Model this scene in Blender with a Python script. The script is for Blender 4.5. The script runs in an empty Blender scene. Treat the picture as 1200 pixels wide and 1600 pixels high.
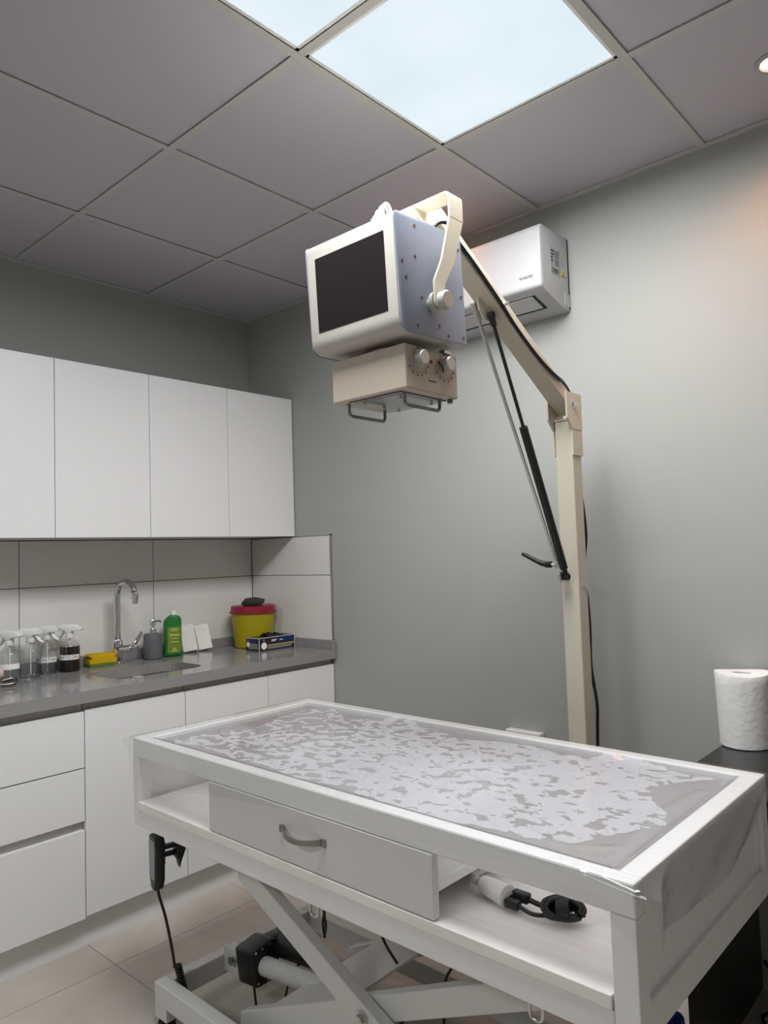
import bpy, bmesh, math, random
from mathutils import Vector, Matrix, noise as mnoise

random.seed(7)
SC = bpy.context.scene
COL = SC.collection
H = 2.60                                   # ceiling height (m); floor is z = 0

# ------------------------------------------------------------------ camera
cam_d = bpy.data.cameras.new('camera')
cam = bpy.data.objects.new('camera', cam_d)
COL.objects.link(cam)
SC.camera = cam
yaw, pitch, roll = -0.73225500, 0.05662071, -0.03231615
cam_d.sensor_fit = 'VERTICAL'
cam_d.sensor_height = 36.0
cam_d.lens = 1134.17 / 1600 * 36.0
cam_d.clip_start = 0.02
_f = Vector((math.sin(yaw) * math.cos(pitch), math.cos(yaw) * math.cos(pitch), math.sin(pitch)))
_r = Vector((math.cos(yaw), -math.sin(yaw), 0))
_u = _r.cross(_f)
_c, _s = math.cos(roll), math.sin(roll)
_r2, _u2 = _c * _r + _s * _u, -_s * _r + _c * _u
M = Matrix((( _r2.x, _u2.x, -_f.x, 3.11241), (_r2.y, _u2.y, -_f.y, -2.40086),
            (_r2.z, _u2.z, -_f.z, H - 1.26826), (0, 0, 0, 1)))
cam.matrix_world = M

# ------------------------------------------------------------------ world, exposure
w = bpy.data.worlds.new('world'); SC.world = w
w.use_nodes = True
w.node_tree.nodes['Background'].inputs[0].default_value = (0.75, 0.82, 0.9, 1)
w.node_tree.nodes['Background'].inputs[1].default_value = 0.05
SC.view_settings.view_transform = 'Standard'
SC.view_settings.look = 'None'
SC.view_settings.gamma = 1.0
SC.view_settings.use_curve_mapping = False
SC.view_settings.exposure = 0.0
PANEL_POWER = 25.0                          # each 60 x 60 LED ceiling panel (W)
PANEL_COLOR = (0.965, 0.98, 1.0)
SPOT_POWER = 9.0
SPOT_COLOR = (1.0, 0.36, 0.09)


def area_light(name, x, y, z, sx, sy, power, color):
    d = bpy.data.lights.new(name, 'AREA')
    d.shape = 'RECTANGLE'; d.size = sx; d.size_y = sy; d.energy = power; d.color = color
    d.spread = math.radians(176)              # prismatic diffuser: little light at grazing angles
    o = bpy.data.objects.new(name, d); COL.objects.link(o)
    o.location = (x, y, z)
    return o


# ------------------------------------------------------------------ materials
def mat(name, color, rough=0.5, metal=0.0, spec=0.5, coat=0.0, bump=None, var=None, trans=0.0, ior=1.45, alpha=1.0):
    m = bpy.data.materials.new(name); m.use_nodes = True
    nt = m.node_tree; b = nt.nodes['Principled BSDF']
    b.inputs['Base Color'].default_value = (*color, 1)
    b.inputs['Roughness'].default_value = rough
    b.inputs['Metallic'].default_value = metal
    b.inputs['Specular IOR Level'].default_value = spec
    b.inputs['Coat Weight'].default_value = coat
    b.inputs['Coat Roughness'].default_value = 0.05
    b.inputs['Transmission Weight'].default_value = trans
    b.inputs['IOR'].default_value = ior
    tc = None
    if bump or var:
        tc = nt.nodes.new('ShaderNodeTexCoord')
    if var:                                   # (scale, amount, stretch): gentle tone variation of the surface itself
        sc_, amt, st = var
        mp = nt.nodes.new('ShaderNodeMapping'); mp.inputs['Scale'].default_value = st
        nz = nt.nodes.new('ShaderNodeTexNoise'); nz.inputs['Scale'].default_value = sc_; nz.inputs['Detail'].default_value = 4
        rp = nt.nodes.new('ShaderNodeMapRange')
        rp.inputs['From Min'].default_value = 0.3; rp.inputs['From Max'].default_value = 0.7
        rp.inputs['To Min'].default_value = 1 - amt; rp.inputs['To Max'].default_value = 1 + amt
        mx = nt.nodes.new('ShaderNodeVectorMath'); mx.operation = 'SCALE'
        mx.inputs[0].default_value = color
        nt.links.new(tc.outputs['Object'], mp.inputs[0]); nt.links.new(mp.outputs[0], nz.inputs['Vector'])
        nt.links.new(nz.outputs['Fac'], rp.inputs['Value']); nt.links.new(rp.outputs[0], mx.inputs['Scale'])
        nt.links.new(mx.outputs[0], b.inputs['Base Color'])
    if bump:                                  # (scale, strength, distance)
        nz2 = nt.nodes.new('ShaderNodeTexNoise'); nz2.inputs['Scale'].default_value = bump[0]; nz2.inputs['Detail'].default_value = 3
        bp = nt.nodes.new('ShaderNodeBump'); bp.inputs['Strength'].default_value = bump[1]; bp.inputs['Distance'].default_value = bump[2]
        nt.links.new(tc.outputs['Object'], nz2.inputs['Vector'])
        nt.links.new(nz2.outputs['Fac'], bp.inputs['Height']); nt.links.new(bp.outputs[0], b.inputs['Normal'])
    return m


def emit_mat(name, color, strength):
    m = bpy.data.materials.new(name); m.use_nodes = True
    nt = m.node_tree; nt.nodes.remove(nt.nodes['Principled BSDF'])
    e = nt.nodes.new('ShaderNodeEmission'); e.inputs[0].default_value = (*color, 1); e.inputs[1].default_value = strength
    nt.links.new(e.outputs[0], nt.nodes['Material Output'].inputs[0])
    return m


MT = {}
MT['wall'] = mat('grey_wall_paint', (0.372, 0.378, 0.358), 0.55, spec=0.22, bump=(220, 0.08, 0.002))
MT['ceil_tile'] = mat('ceiling_tile_vinyl', (0.53, 0.51, 0.565), 0.6, spec=0.25, bump=(300, 0.04, 0.001))
MT['ceil_grid'] = mat('ceiling_grid_metal', (0.54, 0.535, 0.52), 0.5)
MT['void'] = mat('ceiling_void', (0.05, 0.05, 0.05), 0.9)
MT['tile_white'] = mat('white_wall_tile', (0.74, 0.725, 0.69), 0.22, spec=0.5, var=(3, 0.02, (1, 1, 1)))
MT['grout'] = mat('grout', (0.20, 0.19, 0.18), 0.9)
MT['cab'] = mat('white_lacquer_board', (0.78, 0.78, 0.775), 0.35, spec=0.4)
MT['cab_edge'] = mat('white_board_edge', (0.62, 0.62, 0.61), 0.5)
MT['gola'] = mat('grey_finger_rail', (0.55, 0.54, 0.53), 0.45)
MT['gola_light'] = mat('rail_end_piece', (0.45, 0.43, 0.41), 0.5)
MT['quartz'] = mat('grey_quartz', (0.265, 0.26, 0.255), 0.13, spec=0.55, var=(160, 0.12, (1, 1, 1)))
MT['steel'] = mat('brushed_steel', (0.45, 0.40, 0.34), 0.34, metal=1.0)
MT['chrome'] = mat('chrome', (0.72, 0.72, 0.72), 0.08, metal=1.0)
MT['zinc'] = mat('zinc_plated', (0.60, 0.60, 0.58), 0.28, metal=1.0)
MT['dark_zinc'] = mat('satin_nickel', (0.34, 0.335, 0.32), 0.35, metal=1.0)
MT['dark_metal'] = mat('dark_steel_rod', (0.23, 0.22, 0.20), 0.3, metal=1.0)
MT['alu'] = mat('brushed_aluminium', (0.60, 0.58, 0.54), 0.42, metal=0.6)
MT['black'] = mat('black_plastic', (0.012, 0.012, 0.013), 0.38)
MT['black_soft'] = mat('black_rubber', (0.010, 0.010, 0.011), 0.6)
MT['cream'] = mat('cream_powder_coat', (0.63, 0.59, 0.475), 0.38, spec=0.4)
MT['beige'] = mat('beige_enamel', (0.52, 0.46, 0.375), 0.38, spec=0.4)
MT['head_white'] = mat('white_enamel', (0.54, 0.515, 0.47), 0.5, spec=0.25)
MT['blue'] = mat('pale_blue_enamel', (0.275, 0.295, 0.36), 0.36, spec=0.5)
MT['screen'] = mat('dark_screen', (0.020, 0.017, 0.017), 0.12, spec=0.5)
MT['ac'] = mat('white_glossy_plastic', (0.46, 0.46, 0.465), 0.5, spec=0.25)
MT['ac_grey'] = mat('grey_flap_plastic', (0.55, 0.55, 0.55), 0.4)
MT['ink'] = mat('dark_ink', (0.06, 0.06, 0.06), 0.6)
MT['ink_grey'] = mat('grey_label', (0.42, 0.43, 0.42), 0.5)
MT['yellow_sign'] = mat('yellow_sticker', (0.75, 0.60, 0.05), 0.5)
MT['table_white'] = mat('white_painted_wood', (0.80, 0.80, 0.79), 0.36, spec=0.4, var=(8, 0.025, (1, 12, 12)), bump=(60, 0.05, 0.001))
MT['table_front'] = mat('light_grey_drawer_front', (0.66, 0.65, 0.635), 0.4)
MT['shelf'] = mat('pale_wood_laminate', (0.86, 0.82, 0.785), 0.4, var=(5, 0.05, (1, 14, 8)))
MT['pad'] = mat('pale_grey_top_panel', (0.47, 0.47, 0.475), 0.3, spec=0.5)
MT['frame_grey'] = mat('grey_white_steel_tube', (0.63, 0.63, 0.61), 0.38)
MT['paper'] = mat('embossed_paper', (0.80, 0.79, 0.77), 0.9, spec=0.1, bump=(75, 0.5, 0.003))
MT['paper_flat'] = mat('folded_paper', (0.80, 0.78, 0.74), 0.9, spec=0.1, bump=(140, 0.5, 0.004))
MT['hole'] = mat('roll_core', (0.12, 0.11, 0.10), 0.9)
MT['desk'] = mat('black_brown_board', (0.018, 0.017, 0.017), 0.3, spec=0.5)
MT['label_white'] = mat('white_paper_label', (0.85, 0.85, 0.84), 0.6)
MT['sprayer'] = mat('white_sprayer_plastic', (0.82, 0.82, 0.81), 0.35)
MT['iodine'] = mat('dark_brown_liquid', (0.010, 0.006, 0.005), 0.08)
MT['green'] = mat('green_plastic', (0.012, 0.17, 0.030), 0.3)
MT['green_label'] = mat('olive_label', (0.16, 0.24, 0.02), 0.4)
MT['orange_ink'] = mat('yellow_label_ink', (0.65, 0.55, 0.20), 0.5)
MT['sponge'] = mat('yellow_sponge', (0.62, 0.40, 0.012), 0.95, spec=0.1, bump=(250, 0.8, 0.004))
MT['scrub'] = mat('green_scourer', (0.10, 0.20, 0.03), 0.95, bump=(300, 0.8, 0.003))
MT['disp'] = mat('grey_stone_ceramic', (0.115, 0.12, 0.13), 0.6)
MT['bin_yellow'] = mat('yellow_bin_plastic', (0.36, 0.30, 0.004), 0.4)
MT['bin_red'] = mat('red_bin_lid', (0.25, 0.007, 0.03), 0.35)
MT['olive_black'] = mat('olive_black_cloth', (0.02, 0.02, 0.012), 0.6)
MT['box_black'] = mat('black_carton', (0.018, 0.018, 0.022), 0.3)
MT['box_blue'] = mat('blue_carton_print', (0.012, 0.03, 0.13), 0.3)
MT['box_gold'] = mat('gold_carton_print', (0.42, 0.30, 0.10), 0.35)
MT['box_grey'] = mat('grey_carton_print', (0.22, 0.22, 0.23), 0.35)
MT['blue_deep'] = mat('deep_blue_plastic', (0.01, 0.02, 0.16), 0.35)
MT['white_plastic'] = mat('white_cable_plastic', (0.74, 0.73, 0.70), 0.35)
MT['white_cable'] = mat('off_white_cable', (0.48, 0.48, 0.47), 0.5, spec=0.3)
MT['pink'] = mat('pale_pink_rubber', (0.62, 0.50, 0.44), 0.5)
MT['socket'] = mat('white_socket_plastic', (0.80, 0.80, 0.79), 0.3)


def floor_material():
    m = mat('beige_stone_floor_tile', (0.36, 0.33, 0.295), 0.35, spec=0.4)
    nt = m.node_tree; b = nt.nodes['Principled BSDF']
    tc = nt.nodes.new('ShaderNodeTexCoord')
    n1 = nt.nodes.new('ShaderNodeTexNoise'); n1.inputs['Scale'].default_value = 2.6; n1.inputs['Detail'].default_value = 6; n1.inputs['Distortion'].default_value = 0.6
    cr = nt.nodes.new('ShaderNodeValToRGB')
    e = cr.color_ramp.elements
    e[0].position = 0.3; e[0].color = (0.43, 0.385, 0.33, 1)
    e[1].position = 0.72; e[1].color = (0.60, 0.555, 0.50, 1)
    nt.links.new(tc.outputs['Object'], n1.inputs['Vector']); nt.links.new(n1.outputs['Fac'], cr.inputs[0])
    nt.links.new(cr.outputs[0], b.inputs['Base Color'])
    return m


MT['floor_tile'] = floor_material()


def panel_material():
    m = bpy.data.materials.new('led_diffuser_glow'); m.use_nodes = True
    nt = m.node_tree; nt.nodes.remove(nt.nodes['Principled BSDF'])
    e = nt.nodes.new('ShaderNodeEmission')
    tc = nt.nodes.new('ShaderNodeTexCoord')
    nz = nt.nodes.new('ShaderNodeTexNoise'); nz.inputs['Scale'].default_value = 3.2; nz.inputs['Detail'].default_value = 1.5
    cr = nt.nodes.new('ShaderNodeValToRGB')
    el = cr.color_ramp.elements
    el[0].position = 0.30; el[0].color = (0.74, 0.85, 0.93, 1)
    el[1].position = 0.70; el[1].color = (0.86, 0.95, 1.0, 1)
    nt.links.new(tc.outputs['Object'], nz.inputs['Vector']); nt.links.new(nz.outputs['Fac'], cr.inputs[0])
    nt.links.new(cr.outputs[0], e.inputs[0]); e.inputs[1].default_value = 1.0
    nt.links.new(e.outputs[0], nt.nodes['Material Output'].inputs[0])
    return m


MT['panel'] = panel_material()
MT['spot'] = emit_mat('warm_lamp_glow', (1.0, 0.80, 0.55), 6.0)
MT['led_dot'] = emit_mat('led_dot_glow', (0.95, 0.98, 1.0), 1.25)


def sheet_reflect(nt):
    """reflectance of a thin clear sheet, the same from both sides"""
    N, L = nt.nodes.new, nt.links.new
    lw = N('ShaderNodeLayerWeight'); lw.inputs['Blend'].default_value = 0.5
    pw = N('ShaderNodeMath'); pw.operation = 'POWER'; pw.inputs[1].default_value = 4.5
    ma = N('ShaderNodeMath'); ma.operation = 'MULTIPLY_ADD'; ma.inputs[1].default_value = 0.85; ma.inputs[2].default_value = 0.05
    L(lw.outputs['Facing'], pw.inputs[0]); L(pw.outputs[0], ma.inputs[0])
    return ma


def film_material():
    """Clear sheet; where it does not cling to the panel below it looks milky."""
    m = bpy.data.materials.new('clear_plastic_film'); m.use_nodes = True
    nt = m.node_tree; nt.nodes.remove(nt.nodes['Principled BSDF'])
    N, L = nt.nodes.new, nt.links.new
    out = nt.nodes['Material Output']
    tr = N('ShaderNodeBsdfTransparent'); tr.inputs[0].default_value = (0.97, 0.972, 0.975, 1)
    gl = N('ShaderNodeBsdfGlossy'); gl.inputs['Roughness'].default_value = 0.04
    fr = sheet_reflect(nt)
    mx = N('ShaderNodeMixShader')
    L(fr.outputs[0], mx.inputs[0]); L(tr.outputs[0], mx.inputs[1]); L(gl.outputs[0], mx.inputs[2])
    df = N('ShaderNodeBsdfDiffuse'); df.inputs[0].default_value = (0.80, 0.81, 0.88, 1)
    at = N('ShaderNodeAttribute'); at.attribute_name = 'loose'
    tc = N('ShaderNodeTexCoord')
    mp = N('ShaderNodeMapping'); mp.inputs['Scale'].default_value = (1.0, 1.25, 1.0)
    nz = N('ShaderNodeTexNoise'); nz.inputs['Scale'].default_value = 27.0; nz.inputs['Detail'].default_value = 3.5
    nz.inputs['Roughness'].default_value = 0.55; nz.inputs['Distortion'].default_value = 0.1
    ad = N('ShaderNodeMath'); ad.operation = 'ADD'
    rp = N('ShaderNodeMapRange'); rp.inputs['From Min'].default_value = 0.995; rp.inputs['From Max'].default_value = 1.022
    rp.inputs['To Min'].default_value = 0.0; rp.inputs['To Max'].default_value = 0.30
    L(tc.outputs['Object'], mp.inputs[0]); L(mp.outputs[0], nz.inputs['Vector'])
    L(nz.outputs['Fac'], ad.inputs[0]); L(at.outputs['Fac'], ad.inputs[1]); L(ad.outputs[0], rp.inputs['Value'])
    m2 = N('ShaderNodeMixShader')
    L(rp.outputs[0], m2.inputs[0]); L(mx.outputs[0], m2.inputs[1]); L(df.outputs[0], m2.inputs[2])
    L(m2.outputs[0], out.inputs[0])
    return m


MT['film'] = film_material()


def translucent_panel():
    m = bpy.data.materials.new('translucent_top_panel'); m.use_nodes = True
    nt = m.node_tree; nt.nodes.remove(nt.nodes['Principled BSDF'])
    N, L = nt.nodes.new, nt.links.new
    df = N('ShaderNodeBsdfDiffuse'); df.inputs[0].default_value = (0.50, 0.50, 0.515, 1)
    tl = N('ShaderNodeBsdfTranslucent'); tl.inputs[0].default_value = (0.98, 0.98, 0.98, 1)
    mx = N('ShaderNodeMixShader'); mx.inputs[0].default_value = 0.77
    L(df.outputs[0], mx.inputs[1]); L(tl.outputs[0], mx.inputs[2]); L(mx.outputs[0], nt.nodes['Material Output'].inputs[0])
    return m


MT['pad'] = translucent_panel()


def thin_clear(name, tint, ior=1.4):
    m = bpy.data.materials.new(name); m.use_nodes = True
    nt = m.node_tree; nt.nodes.remove(nt.nodes['Principled BSDF'])
    N, L = nt.nodes.new, nt.links.new
    tr = N('ShaderNodeBsdfTransparent'); tr.inputs[0].default_value = (*tint, 1)
    gl = N('ShaderNodeBsdfGlossy'); gl.inputs['Roughness'].default_value = 0.06
    fr = sheet_reflect(nt)
    mx = N('ShaderNodeMixShader')
    L(fr.outputs[0], mx.inputs[0]); L(tr.outputs[0], mx.inputs[1]); L(gl.outputs[0], mx.inputs[2])
    L(mx.outputs[0], nt.nodes['Material Output'].inputs[0])
    return m


MT['clear'] = thin_clear('clear_tube_plastic', (0.82, 0.83, 0.83))
MT['water'] = thin_clear('clear_liquid', (0.88, 0.89, 0.90))
MT['bottle_clear'] = thin_clear('thin_clear_bottle', (0.96, 0.965, 0.965), 1.45)
MT['acrylic'] = thin_clear('thin_clear_acrylic', (0.88, 0.90, 0.93), 1.5)


# ------------------------------------------------------------------ mesh helpers
def merge(dst, src):
    me = bpy.data.meshes.new('tmp'); src.to_mesh(me); src.free()
    dst.from_mesh(me); bpy.data.meshes.remove(me)


def BM():
    return bmesh.new()


def add_box(bm, x0, x1, y0, y1, z0, z1, bev=0.0, seg=2, rot=None, about=None):
    t = bmesh.new()
    bmesh.ops.create_cube(t, size=1.0)
    for v in t.verts:
        v.co = Vector(((x0 + x1) / 2 + v.co.x * (x1 - x0), (y0 + y1) / 2 + v.co.y * (y1 - y0), (z0 + z1) / 2 + v.co.z * (z1 - z0)))
    if bev > 0:
        bmesh.ops.bevel(t, geom=t.edges[:], offset=bev, segments=seg, affect='EDGES', profile=0.5)
    if rot is not None:
        ab = Vector(about) if about is not None else Vector(((x0 + x1) / 2, (y0 + y1) / 2, (z0 + z1) / 2))
        for v in t.verts:
            v.co = ab + rot @ (v.co - ab)
    merge(bm, t)
    return bm


def frame_from(d):
    d = Vector(d).normalized()
    a = Vector((0, 0, 1)) if abs(d.z) < 0.9 else Vector((1, 0, 0))
    u = d.cross(a).normalized(); v = d.cross(u).normalized()
    return u, v


def add_cyl(bm, p0, p1, r0, r1=None, n=20, cap=True):
    r1 = r0 if r1 is None else r1
    p0, p1 = Vector(p0), Vector(p1)
    u, v = frame_from(p1 - p0)
    a, b = [], []
    for i in range(n):
        t = 2 * math.pi * i / n
        d = u * math.cos(t) + v * math.sin(t)
        a.append(bm.verts.new(p0 + d * r0)); b.append(bm.verts.new(p1 + d * r1))
    for i in range(n):
        j = (i + 1) % n
        bm.faces.new((a[i], a[j], b[j], b[i]))
    if cap:
        bm.faces.new(a[::-1]); bm.faces.new(b)
    return bm


def smooth_path(pts, sub=6):
    pts = [Vector(p) for p in pts]
    if len(pts) < 3:
        return pts
    out = []
    for i in range(len(pts) - 1):
        p0 = pts[max(i - 1, 0)]; p1 = pts[i]; p2 = pts[i + 1]; p3 = pts[min(i + 2, len(pts) - 1)]
        for k in range(sub):
            t = k / sub
            out.append(0.5 * ((2 * p1) + (p2 - p0) * t + (2 * p0 - 5 * p1 + 4 * p2 - p3) * t * t + (3 * p1 - p0 - 3 * p2 + p3) * t ** 3))
    out.append(pts[-1])
    return out


def add_tube(bm, pts, r, n=10, sub=6, closed=False, straight=False):
    P = [Vector(p) for p in pts] if straight else smooth_path(pts, sub)
    rings = []
    u = None
    for i, p in enumerate(P):
        a = P[max(i - 1, 0)]; b = P[min(i + 1, len(P) - 1)]
        d = (b - a).normalized()
        if u is None:
            u, _ = frame_from(d)
        u = (u - d * u.dot(d))
        if u.length < 1e-6:
            u, _ = frame_from(d)
        u.normalize(); v = d.cross(u)
        rr = r(i / max(1, len(P) - 1)) if callable(r) else r
        rings.append([bm.verts.new(p + (u * math.cos(2 * math.pi * k / n) + v * math.sin(2 * math.pi * k / n)) * rr) for k in range(n)])
    for a, b in zip(rings, rings[1:]):
        for k in range(n):
            bm.faces.new((a[k], a[(k + 1) % n], b[(k + 1) % n], b[k]))
    bm.faces.new(rings[0][::-1]); bm.faces.new(rings[-1])
    return bm


def add_lathe(bm, cx, cy, prof, n=32, sx=1.0, sy=1.0, rotz=0.0):
    """prof: [(radius, z), ...] from bottom to top; closed with caps when radius > 0"""
    rings = []
    for r, z in prof:
        ring = []
        for k in range(n):
            t = 2 * math.pi * k / n
            x, y = r * math.cos(t) * sx, r * math.sin(t) * sy
            ring.append(bm.verts.new((cx + x * math.cos(rotz) - y * math.sin(rotz), cy + x * math.sin(rotz) + y * math.cos(rotz), z)))
        rings.append(ring)
    for a, b in zip(rings, rings[1:]):
        for k in range(n):
            bm.faces.new((a[k], a[(k + 1) % n], b[(k + 1) % n], b[k]))
    bm.faces.new(rings[0][::-1]); bm.faces.new(rings[-1])
    return bm


def add_prism(bm, poly, axis, a0, a1, bev=0.0):
    """extrude a 2D polygon along axis: 'x' -> poly in (y,z); 'y' -> (x,z); 'z' -> (x,y)"""
    t = bmesh.new()
    def P(p, a):
        return {'x': (a, p[0], p[1]), 'y': (p[0], a, p[1]), 'z': (p[0], p[1], a)}[axis]
    A = [t.verts.new(P(p, a0)) for p in poly]; B = [t.verts.new(P(p, a1)) for p in poly]
    t.faces.new(A[::-1]); t.faces.new(B)
    for i in range(len(poly)):
        j = (i + 1) % len(poly)
        t.faces.new((A[i], A[j], B[j], B[i]))
    bmesh.ops.recalc_face_normals(t, faces=t.faces[:])
    if bev > 0:
        es = [e for e in t.edges if all(v in A for v in e.verts) or all(v in B for v in e.verts)]
        bmesh.ops.bevel(t, geom=es, offset=bev, segments=2, affect='EDGES', profile=0.5)
    merge(bm, t)
    return bm


def rounded(poly, radii, seg=5):
    """round polygon corners; radii one value or list"""
    n = len(poly); out = []
    for i in range(n):
        r = radii[i] if isinstance(radii, (list, tuple)) else radii
        p = Vector((*poly[i], 0)); a = Vector((*poly[i - 1], 0)); b = Vector((*poly[(i + 1) % n], 0))
        if r <= 0:
            out.append((p.x, p.y)); continue
        da, db = (a - p).normalized(), (b - p).normalized()
        ang = da.angle(db); t = r / math.tan(ang / 2)
        t = min(t, (a - p).length * 0.49, (b - p).length * 0.49)
        p1, p2 = p + da * t, p + db * t
        for k in range(seg + 1):
            s = k / seg
            q = p1 * (1 - s) ** 2 + p * 2 * s * (1 - s) + p2 * s * s
            out.append((q.x, q.y))
    return out


def obj(name, bm, m, parent=None, smooth=None, recalc=True):
    if recalc:
        bmesh.ops.recalc_face_normals(bm, faces=bm.faces[:])
    me = bpy.data.meshes.new(name); bm.to_mesh(me); bm.free()
    if isinstance(m, (list, tuple)):
        for q in m: me.materials.append(MT[q])
    else:
        me.materials.append(MT[m])
    o = bpy.data.objects.new(name, me); COL.objects.link(o)
    if smooth is not None:
        for p in me.polygons: p.use_smooth = True
        try:
            me.set_sharp_from_angle(angle=math.radians(smooth))
        except Exception:
            pass
    if parent is not None:
        o.parent = parent
        o.matrix_parent_inverse = BASES.get(parent.name, Matrix.Identity(4))
    return o


BASES = {}


def thing(name, label, cat, loc=(0, 0, 0), group=None):
    """Empty at the thing's base; parts are modelled in world coordinates"""
    o = bpy.data.objects.new(name, None); COL.objects.link(o)
    o.empty_display_size = 0.05
    o.location = loc
    o['label'] = label; o['category'] = cat
    if group: o['group'] = group
    BASES[o.name] = Matrix.Translation(Vector(loc)).inverted()
    return o


def tag(o, label, cat, group=None):
    o['label'] = label; o['category'] = cat
    if group: o['group'] = group
    return o


def struct(name, bm, m, **k):
    o = obj(name, bm, m, **k); o['kind'] = 'structure'
    return o


def text_bm(bm, s, size, fn, align='CENTER', depth=0.0):
    """flat lettering; fn maps (x, y) of the text plane to world"""
    c = bpy.data.curves.new('lettering', 'FONT'); c.body = s; c.size = size
    c.align_x = align; c.align_y = 'CENTER'; c.resolution_u = 3
    o = bpy.data.objects.new('lettering', c); COL.objects.link(o)
    dg = bpy.context.evaluated_depsgraph_get()
    me = bpy.data.meshes.new_from_object(o.evaluated_get(dg))
    t = bmesh.new(); t.from_mesh(me)
    bpy.data.objects.remove(o); bpy.data.curves.remove(c); bpy.data.meshes.remove(me)
    for v in t.verts:
        v.co = Vector(fn(v.co.x, v.co.y))
    merge(bm, t)
    return bm


def add_quad(bm, pts):
    bm.faces.new([bm.verts.new(p) for p in pts]); return bm


# ================================================================== SETTING
RX, RY = 4.188, -4.199
struct('wall_left', add_box(BM(), -0.12, 0, RY - 0.12, 0.12, 0, H + 0.15), 'wall')
struct('wall_back', add_box(BM(), 0, RX, 0, 0.12, 0, H + 0.15), 'wall')
struct('wall_right', add_box(BM(), RX, RX + 0.12, RY - 0.12, 0.12, 0, H + 0.15), 'wall')
struct('wall_front', add_box(BM(), 0, RX, RY - 0.12, RY, 0, H + 0.15), 'wall')
WL, WB = bpy.data.objects['wall_left'], bpy.data.objects['wall_back']

# floor: screed plus tiles laid one by one
fl = struct('floor', add_box(BM(), 0, RX, RY, 0, -0.10, -0.004), 'grout')
ft_mesh = {}
xs = [0.0] + [0.157 + 0.6 * k for k in range(0, 7)] + [RX]
ys = [RY] + [-3.58 + 0.6 * k for k in range(0, 6)] + [0.0]
rng = random.Random(3)
for i in range(len(xs) - 1):
    for j in range(len(ys) - 1):
        x0, x1, y0, y1 = xs[i], xs[i + 1], ys[j], ys[j + 1]
        if x1 - x0 < 0.05 or y1 - y0 < 0.05: continue
        g = 0.0012
        key = (round(x1 - x0, 3), round(y1 - y0, 3), rng.randrange(3))
        if key not in ft_mesh:
            o = obj('floor_tile', add_box(BM(), x0 + g, x1 - g, y0 + g, y1 - g, -0.004, 0.0), 'floor_tile', fl)
            ft_mesh[key] = (o.data, x0, y0)
        else:
            me, ox, oy = ft_mesh[key]
            o = bpy.data.objects.new('floor_tile', me); COL.objects.link(o); o.parent = fl
            o.location = (x0 - ox, y0 - oy, 0)

# ceiling: slab above, T-grid, lay-in tiles
gx = [0.588 + 0.6 * k for k in range(6)]
gy = [-0.599 - 0.6 * k for k in range(6)]
bm = BM(); add_box(bm, 0, RX, RY, 0, H + 0.12, H + 0.15)
ceil = struct('ceiling', bm, 'void')
for x in gx:
    obj('grid_bar', add_box(BM(), x - 0.012, x + 0.012, RY + 0.02, -0.02, H, H + 0.002), 'ceil_grid', ceil)
for y in gy:
    xa = [0.02] + [q for q in gx] + [RX - 0.02]
    for a, b in zip(xa, xa[1:]):
        obj('grid_bar', add_box(BM(), a + 0.0125, b - 0.0125, y - 0.012, y + 0.012, H, H + 0.002), 'ceil_grid', ceil)
for nm, bx in (('trim_1', (0, 0.022, RY, 0)), ('trim_2', (0.022, RX, -0.022, 0)), ('trim_3', (RX - 0.022, RX, RY, -0.022)), ('trim_4', (0.022, RX - 0.022, RY, RY + 0.022))):
    struct(nm, add_box(BM(), bx[0], bx[1], bx[2], bx[3], H - 0.0005, H + 0.0035), 'ceil_grid')
LIGHT_CELLS = [(2, 1), (2, 2), (1, 6)]  # last cell holds the added, unseen fill panel
ct = {}
cx = [0.0] + gx + [RX]; cy = [0.0] + gy + [RY]
for i in range(len(cx) - 1):
    for j in range(len(cy) - 1):
        if (i, j - 0) in [(a + 1, b) for a, b in LIGHT_CELLS]: continue
        x0, x1, y1, y0 = cx[i], cx[i + 1], cy[j], cy[j + 1]
        key = (round(x1 - x0, 3), round(y1 - y0, 3))
        if key not in ct:
            o = obj('ceiling_tile', add_box(BM(), x0 + 0.004, x1 - 0.004, y0 + 0.004, y1 - 0.004, H + 0.0055, H + 0.014), 'ceil_tile', ceil)
            ct[key] = (o.data, x0, y0)
        else:
            me, ox, oy = ct[key]
            o = bpy.data.objects.new('ceiling_tile', me); COL.objects.link(o); o.parent = ceil
            o.location = (x0 - ox, y0 - oy, 0)

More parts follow.
